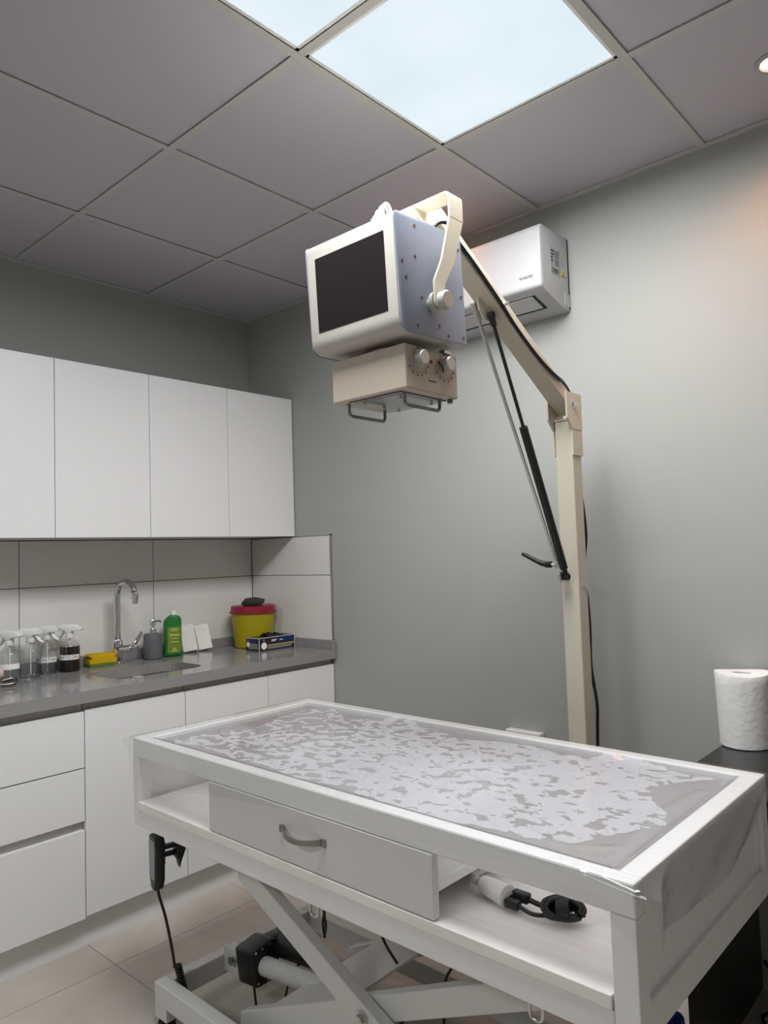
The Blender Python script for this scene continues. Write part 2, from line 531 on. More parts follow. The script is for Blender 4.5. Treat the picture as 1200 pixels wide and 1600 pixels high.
# LED panels; the last one is unseen, added to fill light from the front
for n, (lab, y1) in enumerate((('bright square LED ceiling panel, fully in view above the x-ray unit', -0.599),
                               ('bright LED ceiling panel cut off by the top of the photo, beside the whole one', -1.199),
                               ('LED ceiling panel at the far front of the room, outside the photo', -3.599))):
    x0 = 1.788 if n < 2 else 1.188
    x1, y0 = x0 + 0.6, y1 - 0.6
    t = thing('ceiling_light', lab, 'ceiling light', ((x0 + x1) / 2, (y0 + y1) / 2, H), 'LED panels in the ceiling grid')
    b = BM()
    fr = 0.014
    for q in ((x0 + fr, x1 - fr, y0 + fr, y0 + fr + 0.008), (x0 + fr, x1 - fr, y1 - fr - 0.008, y1 - fr),
              (x0 + fr, x0 + fr + 0.008, y0 + fr, y1 - fr), (x1 - fr - 0.008, x1 - fr, y0 + fr, y1 - fr)):
        add_box(b, *q, H + 0.0025, H + 0.010)
    obj('frame', b, 'sprayer', t)
    d = obj('diffuser', add_box(BM(), x0 + 0.02, x1 - 0.02, y0 + 0.02, y1 - 0.02, H + 0.0045, H + 0.008), 'panel', t)
    L = area_light('panel_lamp', (x0 + x1) / 2, (y0 + y1) / 2, H - 0.002, 0.555, 0.555, PANEL_POWER, PANEL_COLOR)
    L.parent = t; L.matrix_parent_inverse = BASES[t.name]

# recessed warm downlights
for lab, x, y, pwr in (('warm round downlight at the right edge of the ceiling', 2.668, -0.297, SPOT_POWER),
                  ('warm round downlight behind the x-ray head and its yoke', 1.488, -0.297, SPOT_POWER * 0.5)):
    t = thing('downlight', lab, 'downlight', (x, y, H), 'warm recessed downlights')
    b = BM(); add_lathe(b, x, y, [(0.044, H - 0.001), (0.046, H + 0.001), (0.045, H + 0.0054), (0.034, H + 0.0054), (0.034, H + 0.0)], 28)
    b2 = BM(); add_lathe(b2, x, y, [(0.046, H + 0.005), (0.047, H + 0.001), (0.044, H - 0.002), (0.036, H - 0.002), (0.034, H + 0.004)], 32)
    obj('rim', b2, 'ac', t, smooth=40); b.free()
    obj('lamp', add_lathe(BM(), x, y, [(0.033, H + 0.0035), (0.033, H + 0.0050)], 28), 'spot', t)
    d = bpy.data.lights.new('downlight_lamp', 'SPOT'); d.energy = pwr; d.color = SPOT_COLOR
    d.spot_size = math.radians(152); d.spot_blend = 0.8; d.shadow_soft_size = 0.03
    o = bpy.data.objects.new('downlight_lamp', d); COL.objects.link(o); o.location = (x, y, H - 0.012)
    o.parent = t; o.matrix_parent_inverse = BASES[t.name]

# backsplash tiles (parts of the walls)
TZ = [0.885, 1.236, 1.430]
for a, b_ in ((-0.587, -0.0115), (-1.192, -0.587), (-1.797, -1.192)):
    for z0, z1 in ((TZ[0], TZ[1]), (TZ[1], TZ[2])):
        obj('wall_tile', add_box(BM(), 0.004, 0.012, a + 0.0015, b_ - 0.0015, z0 + 0.0015, z1 - 0.0015, 0.001, 1), 'tile_white', WL)
for z0, z1 in ((TZ[0], TZ[1]), (TZ[1], TZ[2] - 0.004)):
    obj('wall_tile', add_box(BM(), 0.0145, 0.610, -0.011, -0.004, z0 + 0.0015, z1 - 0.0015, 0.001, 1), 'tile_white', WB)
obj('tile_bed', add_box(BM(), 0.0, 0.0045, -1.80, 0.0, 0.88, 1.43), 'grout', WL)
obj('tile_bed', add_box(BM(), 0.0045, 0.611, -0.0045, 0.0, 0.88, 1.427), 'grout', WB)
b = BM(); add_box(b, 0.611, 0.617, -0.0125, 0.0, 0.935, 1.431); add_box(b, 0.356, 0.617, -0.0125, 0.0, 1.4255, 1.431)
struct('trim_5', b, 'zinc')

# ================================================================== CABINETS
# wall cabinets
UX, UZ0, UZ1 = 0.355, 1.430, 2.119
wl = ['white wall cabinet at the corner, rightmost of the upper row', 'white wall cabinet second from the back corner, upper row',
      'white wall cabinet third from the back corner, upper row', 'white wall cabinet cut off by the left edge of the photo']
for k in range(4):
    y1 = -0.398 * k - (0.004 if k == 0 else 0); y0 = -0.398 * (k + 1)
    t = thing('wall_cabinet', wl[k], 'cabinet', (0.0, (y0 + y1) / 2, UZ0), 'white wall cabinets over the counter')
    obj('body', add_box(BM(), 0.0, UX - 0.021, y0 + 0.0003, y1 - 0.0003, UZ0 + 0.002, UZ1 - 0.001), 'cab_edge', t)
    obj('door', add_box(BM(), UX - 0.019, UX, y0 + 0.0012, y1 - 0.0012, UZ0, UZ1, 0.0012, 2), 'cab', t)

# base cabinets
DX = 0.610
bl = ['white base cabinet at the back wall, partly behind the table', 'white base cabinet with the second door from the back wall, under the sink',
      'white base cabinet with a tall door directly beside the three drawers']
by = [0.0, -0.397, -0.807, -1.209, -1.809]
for k in range(4):
    y1 = by[k] - (0.004 if k == 0 else 0); y0 = by[k + 1]
    lab = bl[k] if k < 3 else 'white three-drawer base cabinet at the left edge of the photo'
    t = thing('base_cabinet' if k < 3 else 'drawer_cabinet', lab, 'cabinet', (0.3, (y0 + y1) / 2, 0.12), 'white base cabinets under the counter')
    b = BM()
    z1 = 0.846
    # open-topped carcass: sides, bottom, back
    add_box(b, 0.02, DX - 0.021, y0 + 0.0005, y0 + 0.017, 0.12, z1); add_box(b, 0.02, DX - 0.021, y1 - 0.017, y1 - 0.0005, 0.12, z1)
    add_box(b, 0.02, DX - 0.021, y0 + 0.017, y1 - 0.017, 0.12, 0.137); add_box(b, 0.02, 0.028, y0 + 0.017, y1 - 0.017, 0.137, z1)
    obj('body', b, 'cab_edge', t)
    b = BM(); add_box(b, DX - 0.0295, DX - 0.0195, y0 + 0.0175, y1 - 0.0175, 0.79, z1 + 0.001)
    obj('finger_rail', b, 'gola', t)
    obj('rail_end', add_box(BM(), DX - 0.0193, DX - 0.014, y0 + 0.001, y0 + 0.026, 0.815, z1 + 0.0010), 'gola_light', t)
    if k < 3:
        obj('door', add_box(BM(), DX - 0.019, DX, y0 + 0.0015, y1 - 0.0015, 0.122, 0.820, 0.0012, 2), 'cab', t)
    else:
        for z0, zz in ((0.624, 0.816), (0.443, 0.620), (0.115, 0.412)):
            obj('drawer', add_box(BM(), DX - 0.019, DX, y0 + 0.0015, y1 - 0.0015, z0, zz, 0.0012, 2), 'cab', t)
        obj('finger_rail', add_box(BM(), DX - 0.040, DX - 0.021, y0 + 0.02, y1 - 0.020, 0.400, 0.460), 'gola', t)
        obj('rail_end', add_box(BM(), DX - 0.030, DX - 0.0195, y1 - 0.035, y1 - 0.002, 0.400, 0.450), 'gola_light', t)
o = obj('plinth', add_box(BM(), 0.545, 0.560, -1.81, -0.004, 0.0, 0.119), 'cab'); tag(o, 'white plinth board running along the floor below the base cabinets', 'plinth')

# ------------------------------------------------------------------ countertop with sink cut-out
CZ0, CZ1, CX = 0.8475, 0.889, 0.632
SX0, SX1, SY0, SY1 = 0.235, 0.520, -1.035, -0.640
t = thing('countertop', 'speckled grey stone worktop with an undermounted sink', 'countertop', (0.3, -0.9, CZ0))
b = BM()
outer = [(0.013, -1.81), (CX, -1.81), (CX, -0.0135), (0.013, -0.0135)]
inner = rounded([(SX0, SY0), (SX1, SY0), (SX1, SY1), (SX0, SY1)], 0.085, 7)


def slab_with_hole(b, outer, inner, z0, z1):
    for z in (z0, z1):
        vo = [b.verts.new((*p, z)) for p in outer]; vi = [b.verts.new((*p, z)) for p in inner]
        eo = [b.edges.new((vo[i], vo[(i + 1) % len(vo)])) for i in range(len(vo))]
        ei = [b.edges.new((vi[i], vi[(i + 1) % len(vi)])) for i in range(len(vi))]
        bmesh.ops.triangle_fill(b, edges=eo + ei, use_beauty=True)
        if z == z0: bo, bi = vo, vi
        else: to_, ti = vo, vi
    for A, B_ in ((bo, to_), (bi, ti)):
        for i in range(len(A)):
            j = (i + 1) % len(A)
            b.faces.new((A[i], A[j], B_[j], B_[i]))


slab_with_hole(b, outer, inner, CZ0, CZ1)
obj('slab', b, 'quartz', t)
obj('upstand', add_box(BM(), 0.013, 0.030, -1.81, -0.0135, CZ1, 0.932, 0.001, 1), 'quartz', t)
obj('upstand', add_box(BM(), 0.030, CX, -0.031, -0.0135, CZ1, 0.932, 0.001, 1), 'quartz', t)

t = thing('sink', 'undermounted stainless steel sink bowl in the grey worktop', 'sink', ((SX0 + SX1) / 2, (SY0 + SY1) / 2, CZ0 - 0.16))
b = BM()
rings = []
for zz, ins in ((CZ0 - 0.001, -0.012), (CZ0 - 0.001, -0.003), (CZ0 - 0.02, 0.0), (CZ0 - 0.12, 0.008), (CZ0 - 0.145, 0.022), (CZ0 - 0.15, 0.05)):
    pl = rounded([(SX0 + ins, SY0 + ins), (SX1 - ins, SY0 + ins), (SX1 - ins, SY1 - ins), (SX0 + ins, SY1 - ins)], 0.08, 7)
    rings.append([b.verts.new((*p, zz)) for p in pl])
for A, B_ in zip(rings, rings[1:]):
    for i in range(len(A)):
        j = (i + 1) % len(A); b.faces.new((A[i], A[j], B_[j], B_[i]))
b.faces.new(rings[-1])
obj('bowl', b, 'steel', t, smooth=50)
obj('drain', add_lathe(BM(), 0.377, -0.85, [(0.04, CZ0 - 0.1495), (0.04, CZ0 - 0.147), (0.03, CZ0 - 0.148), (0.012, CZ0 - 0.146)], 24), 'chrome', t, smooth=40)

# ------------------------------------------------------------------ faucet
FX, FY = 0.112, -0.822
t = thing('faucet', 'chrome swan-neck tap with side lever beside the sink', 'tap', (FX, FY, CZ1))
obj('base', add_lathe(BM(), FX, FY, [(0.026, CZ1), (0.026, CZ1 + 0.004), (0.019, CZ1 + 0.012), (0.017, CZ1 + 0.05), (0.021, CZ1 + 0.06), (0.021, CZ1 + 0.10), (0.019, CZ1 + 0.105)], 24), 'chrome', t, smooth=35)
pts = [(FX, FY, CZ1 + 0.10), (FX, FY, CZ1 + 0.20), (FX, FY, CZ1 + 0.29)]
for k in range(1, 10):
    a = math.radians(180 - 20 * k)
    pts.append((FX + 0.062 + 0.062 * math.cos(a), FY + 0.012 * (1 + math.cos(a)) * 0.6, CZ1 + 0.29 + 0.065 * math.sin(a)))
obj('spout', add_tube(BM(), pts[:-1], 0.0135, 16, 4), 'chrome', t, smooth=60)
ex, ey = pts[-2][0] + 0.006, pts[-2][1]
obj('aerator', add_lathe(BM(), ex, ey, [(0.009, CZ1 + 0.262), (0.0125, CZ1 + 0.266), (0.0125, CZ1 + 0.283), (0.015, CZ1 + 0.287), (0.015, CZ1 + 0.305)], 18), 'chrome', t, smooth=35)
b = BM(); add_cyl(b, (FX + 0.015, FY + 0.005, CZ1 + 0.065), (FX + 0.05, FY + 0.035, CZ1 + 0.068), 0.016); add_cyl(b, (FX + 0.05, FY + 0.035, CZ1 + 0.068), (FX + 0.075, FY + 0.056, CZ1 + 0.070), 0.013, 0.009)
obj('valve', b, 'chrome', t, smooth=35)
obj('lever', add_tube(BM(), [(FX + 0.052, FY + 0.037, CZ1 + 0.072), (FX + 0.064, FY + 0.052, CZ1 + 0.095), (FX + 0.07, FY + 0.075, CZ1 + 0.135)], lambda s: 0.011 - 0.004 * s, 12), 'chrome', t, smooth=60)

# ------------------------------------------------------------------ sponge
t = thing('sponge', 'yellow sponge with green scouring side next to the tap', 'sponge', (0.085, -0.890, CZ1))
rz = Matrix.Rotation(math.radians(82), 3, 'Z')
spoly = [(-0.058, 0.012), (0.058, 0.012), (0.058, 0.030), (0.047, 0.036), (0.056, 0.046), (0.052, 0.052), (-0.052, 0.052), (-0.058, 0.046), (-0.046, 0.036), (-0.058, 0.030)]
b = BM(); add_prism(b, spoly, 'y', -0.034, 0.034, 0.003)
for v in b.verts: v.co = rz @ v.co + Vector((0.087, -0.886, CZ1))
obj('sponge_body', b, 'sponge', t, smooth=50)
b = BM(); add_box(b, -0.058, 0.058, -0.034, 0.034, 0.0, 0.0115, 0.002)
for v in b.verts: v.co = rz @ v.co + Vector((0.087, -0.886, CZ1))
obj('scourer', b, 'scrub', t)

# ------------------------------------------------------------------ soap dispenser
x, y = 0.110, -0.652
t = thing('soap_dispenser', 'grey round soap dispenser with chrome pump', 'soap dispenser', (x, y, CZ1))
obj('body', add_lathe(BM(), x, y, [(0.036, CZ1), (0.0405, CZ1 + 0.004), (0.0405, CZ1 + 0.106), (0.037, CZ1 + 0.113), (0.016, CZ1 + 0.114)], 32), 'disp', t, smooth=35)
obj('collar', add_lathe(BM(), x, y, [(0.0155, CZ1 + 0.1145), (0.0155, CZ1 + 0.135), (0.009, CZ1 + 0.137), (0.009, CZ1 + 0.150)], 20), 'chrome', t, smooth=35)
b = BM(); add_lathe(b, x, y, [(0.013, CZ1 + 0.150), (0.0135, CZ1 + 0.170), (0.011, CZ1 + 0.176)], 18)
add_tube(b, [(x + 0.008, y + 0.004, CZ1 + 0.169), (x + 0.03, y + 0.012, CZ1 + 0.171), (x + 0.042, y + 0.017, CZ1 + 0.166)], 0.0045, 8)
obj('pump', b, 'chrome', t, smooth=40)

# ------------------------------------------------------------------ green bottle
x, y = 0.112, -0.553
t = thing('disinfectant_bottle', 'flat green plastic bottle with olive label and white cap', 'bottle', (x, y, CZ1))
pol = rounded([(-0.039, 0.0), (0.039, 0.0), (0.039, 0.186), (-0.010, 0.190), (-0.039, 0.165)], [0.006, 0.006, 0.026, 0.02, 0.035], 6)
b = BM(); add_prism(b, pol, 'y', -0.022, 0.022, 0.008)
rg = Matrix.Rotation(math.radians(68), 3, 'Z')
for v in b.verts: v.co = rg @ v.co + Vector((x, y, CZ1))
obj('bottle_body', b, 'green', t, smooth=45)


def gfn(u, v, off=-0.0228):
    p = rg @ Vector((u, off, 0)); return (x + p.x, y + p.y, CZ1 + v)


b = BM(); add_box(b, -0.026, 0.033, -0.0226, -0.0215, 0.018, 0.135)
for v in b.verts: v.co = rg @ v.co + Vector((x, y, CZ1))
obj('paper_label', b, 'green_label', t)
b = BM()
for zz, wd in ((0.125, 0.04), (0.117, 0.03), (0.100, 0.046), (0.095, 0.046), (0.082, 0.03), (0.066, 0.036), (0.036, 0.014), (0.030, 0.022), (0.024, 0.024)):
    add_quad(b, [gfn(0.005 - wd / 2, zz), gfn(0.005 + wd / 2, zz), gfn(0.005 + wd / 2, zz + 0.003), gfn(0.005 - wd / 2, zz + 0.003)])
obj('label_print', b, 'orange_ink', t)['kind'] = 'stuff'
p = rg @ Vector((0.006, 0, 0))
obj('cap', add_lathe(BM(), x + p.x, y + p.y, [(0.012, CZ1 + 0.187), (0.0125, CZ1 + 0.205), (0.010, CZ1 + 0.209)], 18), 'sprayer', t, smooth=35)

# ------------------------------------------------------------------ napkin packs leaning on the wall
for n, (lab, x, y, a) in enumerate((('white folded paper napkin stack next to the green bottle', 0.083, -0.440, 14), ('white folded paper napkin stack nearer the yellow bin', 0.083, -0.358, 24))):
    t = thing('napkin_stack', lab, 'napkins', (x, y, CZ1), 'paper napkin stacks leaning on the tiles')
    R_ = Matrix.Rotation(math.radians(66 + n * 4), 3, 'Z') @ Matrix.Rotation(math.radians(-7), 3, 'Y') @ Matrix.Rotation(math.radians(-16), 3, 'X')
    rr = random.Random(n)
    for k in range(5):
        b = BM(); hh = 0.118 + rr.uniform(-0.006, 0.012)
        add_box(b, -0.034 + rr.uniform(-0.003, 0.003), 0.034 + rr.uniform(-0.003, 0.003), -0.014 + k * 0.0056, -0.0092 + k * 0.0056, 0.0, hh, 0.0015, 1)
        for v in b.verts:
            wob = mnoise.noise(v.co * 40 + Vector((n * 7, k, 0))) * 0.004
            v.co = R_ @ (v.co + Vector((0, wob, wob if v.co.z > 0.05 else 0))) + Vector((x, y, CZ1 + 0.006))
        obj('napkin', b, 'paper_flat', t)

# ------------------------------------------------------------------ sharps bin
x, y = 0.172, -0.133
t = thing('sharps_bin', 'yellow round clinical waste bin with red lid in the counter corner', 'bin', (x, y, CZ1))
obj('tub', add_lathe(BM(), x, y, [(0.085, CZ1), (0.092, CZ1 + 0.004), (0.109, CZ1 + 0.178), (0.109, CZ1 + 0.184), (0.100, CZ1 + 0.186)], 40), 'bin_yellow', t, smooth=35)
obj('bin_lid', add_lathe(BM(), x, y, [(0.113, CZ1 + 0.168), (0.118, CZ1 + 0.170), (0.117, CZ1 + 0.177), (0.111, CZ1 + 0.180), (0.109, CZ1 + 0.200), (0.103, CZ1 + 0.204), (0.08, CZ1 + 0.203)], 40), 'bin_red', t, smooth=30)
b = BM(); add_prism(b, [(-0.058, 0.012), (-0.045, 0.0), (0.04, 0.002), (0.056, 0.014), (0.058, 0.028), (0.01, 0.040), (-0.04, 0.034)], 'y', -0.03, 0.03, 0.006)
rz = Matrix.Rotation(math.radians(50), 3, 'Z')
for v in b.verts: v.co = rz @ v.co + Vector((x, y, CZ1 + 0.2035))
tag(obj('cloth_wad', b, 'olive_black', smooth=40), 'dark folded pouch lying on the red bin lid', 'pouch')

# ------------------------------------------------------------------ glove box
bx0, bx1, by0, by1, bz1 = 0.271, 0.370, -0.256, -0.036, CZ1 + 0.062
t = thing('glove_box', 'black and blue carton of disposable gloves in front of the yellow bin', 'box', ((bx0 + bx1) / 2, (by0 + by1) / 2, CZ1))
obj('carton', add_box(BM(), bx0, bx1, by0, by1, CZ1, bz1, 0.0015, 1), 'box_black', t)
b = BM(); e = 0.0006
add_box(b, bx1, bx1 + e, by0 + 0.105, by1 - 0.006, CZ1 + 0.034, CZ1 + 0.055); add_box(b, bx0 + 0.03, bx1 - 0.02, by0 - e, by0, CZ1 + 0.04, CZ1 + 0.054)
obj('blue_print', b, 'box_blue', t)['kind'] = 'stuff'
b = BM(); add_box(b, bx1, bx1 + e, by0 + 0.055, by1 - 0.006, CZ1 + 0.020, CZ1 + 0.028); obj('gold_stripe', b, 'box_gold', t)
b = BM(); add_box(b, bx1, bx1 + e, by0 + 0.05, by1 - 0.02, CZ1 + 0.007, CZ1 + 0.018); add_box(b, bx0 + 0.02, bx1 - 0.008, by0 - e, by0, CZ1 + 0.010, CZ1 + 0.036)
obj('grey_print', b, 'box_grey', t)['kind'] = 'stuff'
b = BM()
add_cyl(b, (bx1, by0 + 0.030, CZ1 + 0.024), (bx1 + 0.0009, by0 + 0.030, CZ1 + 0.024), 0.0165, n=28)
add_cyl(b, (bx0 + 0.018, by0, CZ1 + 0.030), (bx0 + 0.018, by0 - 0.0009, CZ1 + 0.030), 0.012, n=24)
obj('size_badge', b, 'label_white', t)['kind'] = 'stuff'
b = BM()
text_bm(b, 'L', 0.018, lambda u, v: (bx1 + 0.001, by0 + 0.030 + u, CZ1 + 0.051 + v))
text_bm(b, 'L', 0.015, lambda u, v: (bx0 + 0.018 + u, by0 - 0.001, CZ1 + 0.051 + v))
for zz, a, c in ((0.048, 0.075, 0.108), (0.043, 0.075, 0.100)):
    add_box(b, bx1, bx1 + 0.0008, by0 + a, by0 + c, CZ1 + zz - 0.0015, CZ1 + zz + 0.0015)
add_box(b, bx1, bx1 + 0.0008, by0 + 0.125, by0 + 0.145, CZ1 + 0.043, CZ1 + 0.046)
add_box(b, bx1, bx1 + 0.0008, by0, by0 + 0.0025, CZ1 + 0.001, bz1 - 0.001); add_box(b, bx0, bx1, by0 - e, by0, bz1 - 0.0025, bz1)
add_box(b, bx1, bx1 + 0.0008, by1 - 0.0025, by1, CZ1 + 0.001, bz1 - 0.001); add_box(b, bx1, bx1 + 0.0008, by0, by1, bz1 - 0.002, bz1)
obj('white_print', b, 'label_white', t)['kind'] = 'stuff'
b = BM(); rr = random.Random(5)
for k in range(6):
    px, py = bx0 + 0.045 + rr.uniform(-0.012, 0.018), by0 + 0.07 + k * 0.014
    add_tube(b, [(px - 0.018, py - 0.012, bz1 - 0.001), (px, py, bz1 + rr.uniform(0.008, 0.016)), (px + 0.018, py + 0.008, bz1 + 0.003), (px + 0.03, py + 0.018, bz1)], 0.0045, 7, 4)
obj('glove', b, 'black_soft', t, smooth=60)

# ------------------------------------------------------------------ spray bottles
def spray_bottle(x, y, rz, liquid, fill, label, word, text, wtheta, tall=0.0):
    t = thing('spray_bottle', label, 'spray bottle', (x, y, CZ1), 'spray bottles by the sink')
    r = 0.0395
    dark = liquid == 'iodine'
    if dark:
        obj('liquid', add_lathe(BM(), x, y, [(r - 0.004, CZ1 + 0.001), (r - 0.0006, CZ1 + 0.005), (r - 0.0006, CZ1 + fill)], 36), 'iodine', t, smooth=35)
    else:
        obj('liquid', add_lathe(BM(), x, y, [(r - 0.004, CZ1 + 0.002), (r - 0.0012, CZ1 + 0.006), (r - 0.0012, CZ1 + fill)], 36), 'water', t, smooth=35)
    b = BM()
    prof = [(r - 0.004, CZ1 + 0.0005), (r, CZ1 + 0.004), (r, CZ1 + 0.104), (r - 0.004, CZ1 + 0.110), (0.017, CZ1 + 0.130), (0.0135, CZ1 + 0.133), (0.0135, CZ1 + 0.137)]
    add_lathe(b, x, y, prof, 36)
    o = obj('bottle', b, 'bottle_clear', t, smooth=35)
    obj('dip_tube', add_cyl(BM(), (x + 0.004, y, CZ1 + 0.012), (x, y, CZ1 + 0.138), 0.0025, n=8), 'sprayer', t)
    R_ = Matrix.Rotation(rz, 3, 'Z')
    def place(bm):
        for v in bm.verts: v.co = R_ @ v.co + Vector((x, y, CZ1 + 0.137))
        return bm
    obj('collar', place(add_lathe(BM(), 0, 0, [(0.0160, 0.0), (0.0165, 0.002), (0.0155, 0.018), (0.010, 0.020)], 24)), 'sprayer', t, smooth=35)
    b = BM()   # head in profile: nozzle at -x, overhang at +x, pitched top
    hp = [(-0.040, 0.030), (-0.042, 0.050), (-0.026, 0.055), (0.034, 0.053), (0.056, 0.036), (0.052, 0.030), (0.014, 0.026), (0.010, 0.019), (-0.010, 0.019), (-0.016, 0.028)]
    add_prism(b, hp, 'y', -0.016, 0.016, 0.004)
    obj('sprayer_head', place(b), 'sprayer', t, smooth=35)
    obj('nozzle', place(add_cyl(BM(), (-0.045, 0, 0.037), (-0.036, 0, 0.037), 0.008, n=16)), 'sprayer', t)
    b = BM(); add_tube(b, [(-0.022, 0, 0.029), (-0.030, 0, 0.016), (-0.041, 0, 0.003), (-0.052, 0, -0.002)], lambda s: 0.0065 - 0.002 * s, 8, 5)
    for v in b.verts: v.co.y *= 1.7
    obj('trigger', place(b), 'sprayer', t, smooth=60)
    # wrapped paper label with lettering
    if word:
        b = BM(); n = 18; z0, z1 = (0.048, 0.068) if not dark else (0.050, 0.070)
        a0, a1 = wtheta - 1.25, wtheta + 1.05
        rr_ = r + 0.0006
        for k in range(n):
            ta, tb = a0 + (a1 - a0) * k / n, a0 + (a1 - a0) * (k + 1) / n
            add_quad(b, [(x + rr_ * math.cos(ta), y + rr_ * math.sin(ta), CZ1 + z0), (x + rr_ * math.cos(tb), y + rr_ * math.sin(tb), CZ1 + z0),
                         (x + rr_ * math.cos(tb), y + rr_ * math.sin(tb), CZ1 + z1), (x + rr_ * math.cos(ta), y + rr_ * math.sin(ta), CZ1 + z1)])
        bmesh.ops.remove_doubles(b, verts=b.verts[:], dist=1e-5)
        obj('paper_label', b, 'label_white', t)
        r2 = r + 0.0011
        if text:
            def wrap(u, v):
                a = wtheta + text[1] + u / r2
                return (x + r2 * math.cos(a), y + r2 * math.sin(a), CZ1 + (z0 + z1) / 2 + v)
            obj('lettering', text_bm(BM(), text[0], 0.0175, wrap), 'ink', t)
    return t


VIEW = math.atan2(-2.40 + 1.1, 3.11 - 0.12)
spray_bottle(0.117, -1.034, math.radians(40), 'iodine', 0.1025, 'spray bottle of dark brown liquid with white label, nearest the sponge', True, ('BATICON', -0.14), VIEW)
spray_bottle(0.092, -1.116, math.radians(215), 'water', 0.045, 'clear spray bottle with a lettered white label beside the dark one', True, ('DEZENFEKTAN', -0.55), VIEW)
spray_bottle(0.128, -1.196, math.radians(225), 'water', 0.072, 'clear spray bottle without lettering between two other clear ones', False, None, VIEW)
spray_bottle(0.150, -1.282, math.radians(30), 'water', 0.045, 'clear spray bottle with a blank label at the left end of the row', True, None, VIEW)

# tubing with metal clip at the left end of the counter
t = thing('tubing_coil', 'thin clear tubing with metal clip at the left end of the counter', 'tubing', (0.26, -1.33, CZ1))
obj('tube', add_tube(BM(), [(0.24, -1.365, CZ1 + 0.03), (0.26, -1.32, CZ1 + 0.012), (0.25, -1.27, CZ1 + 0.004), (0.21, -1.20, CZ1 + 0.004), (0.19, -1.14, CZ1 + 0.004)], 0.0022, 8), 'clear', t, smooth=60)
obj('clip', add_tube(BM(), [(0.30, -1.37, CZ1 + 0.012), (0.31, -1.335, CZ1 + 0.012), (0.30, -1.315, CZ1 + 0.020), (0.285, -1.325, CZ1 + 0.028), (0.285, -1.36, CZ1 + 0.024)], 0.0075, 10), 'dark_metal', t, smooth=60)
obj('bulb', add_lathe(BM(), 0.262, -1.368, [(0.012, CZ1 + 0.03), (0.022, CZ1 + 0.042), (0.022, CZ1 + 0.060), (0.010, CZ1 + 0.072)], 18), 'pink', t, smooth=60)
obj('hook', add_box(BM(), 0.012, 0.014, -0.913, -0.907, 1.239, 1.246, 0.001), 'chrome', WL)

# ================================================================== AIR CONDITIONER
AX0, AX1 = 1.10, 1.90
t = thing('air_conditioner', 'white wall-mounted split air conditioner behind the x-ray arm', 'air conditioner', ((AX0 + AX1) / 2, 0, 2.184))
prof = rounded([(0.0, 2.460), (-0.185, 2.460), (-0.202, 2.440), (-0.206, 2.235), (-0.165, 2.218), (-0.05, 2.186), (0.0, 2.184)], [0.004, 0.02, 0.02, 0.018, 0.02, 0.02, 0.004], 5)
obj('body', add_prism(BM(), prof, 'x', AX0, AX1, 0.012), 'ac', t, smooth=40)
# flap lying on the sloping underside
sl = math.atan2(2.218 - 2.186, 0.115)
def under(y, off): return 2.218 - (y + 0.165) * math.tan(sl) - off
b = BM()
for x0, x1, y0, y1 in ((1.16, 1.850, -0.168, -0.080),):
    for k, (a, c, d, e_) in enumerate(((x0, x1, y1 - 0.010, y1), (x1 - 0.010, x1, y0, y1), (x0, x1, y0, y0 + 0.002))):
        q = [(a, d), (c, d), (c, e_), (a, e_)]
        vs = [b.verts.new((px, py, under(py, 0.0012))) for px, py in q] + [b.verts.new((px, py, under(py, -0.004))) for px, py in q]
        for f in ((0, 1, 2, 3), (4, 5, 6, 7), (0, 1, 5, 4), (1, 2, 6, 5), (2, 3, 7, 6), (3, 0, 4, 7)): b.faces.new([vs[i] for i in f])
obj('flap_gap', b, 'black_soft', t)
b = BM(); q = [(1.16, -0.165), (1.839, -0.165), (1.839, -0.091), (1.16, -0.091)]
vs = [b.verts.new((px, py, under(py, 0.003))) for px, py in q] + [b.verts.new((px, py, under(py, -0.004))) for px, py in q]
for f in ((0, 1, 2, 3), (4, 5, 6, 7), (0, 1, 5, 4), (1, 2, 6, 5), (2, 3, 7, 6), (3, 0, 4, 7)): b.faces.new([vs[i] for i in f])
obj('flap', b, 'ac_grey', t)
obj('end_trim', add_prism(BM(), [(-0.192, 2.425), (-0.198, 2.425), (-0.200, 2.250), (-0.194, 2.250)], 'x', AX1 - 0.052, AX1 - 0.046), 'ac', t)
obj('lettering', text_bm(BM(), 'Inverter', 0.017, lambda u, v: (1.842 + u, -0.2068 + (v + 0.0) * 0.02, 2.276 + v)), 'ink', t)
e = 0.0008
obj('rating_plate', add_box(BM(), AX1, AX1 + e, -0.138, -0.066, 2.292, 2.390), 'ink_grey', t)
b = BM(); rr = random.Random(2)
for k in range(4):
    add_box(b, AX1, AX1 + e * 1.6, -0.133 + 0.0, -0.133 + rr.uniform(0.012, 0.024), 2.375 - k * 0.012, 2.381 - k * 0.012)
for k in range(7):
    add_box(b, AX1, AX1 + e * 1.6, -0.105, -0.105 + rr.uniform(0.02, 0.034), 2.378 - k * 0.008, 2.381 - k * 0.008)
for k in range(9):
    add_box(b, AX1, AX1 + e * 1.6, -0.131 + k * 0.0062, -0.1285 + k * 0.0062 + rr.uniform(-0.001, 0.0015), 2.299, 2.318)
obj('plate_print', b, 'ink', t)['kind'] = 'stuff'
b = BM(); add_prism(b, [(-0.062, 2.302), (-0.030, 2.302), (-0.046, 2.332)], 'x', AX1, AX1 + e)
obj('warning_sticker', b, 'yellow_sign', t)
b = BM(); add_prism(b, [(-0.049, 2.305), (-0.043, 2.305), (-0.0455, 2.312), (-0.042, 2.312), (-0.047, 2.324), (-0.046, 2.315), (-0.050, 2.315)], 'x', AX1, AX1 + e * 1.8)
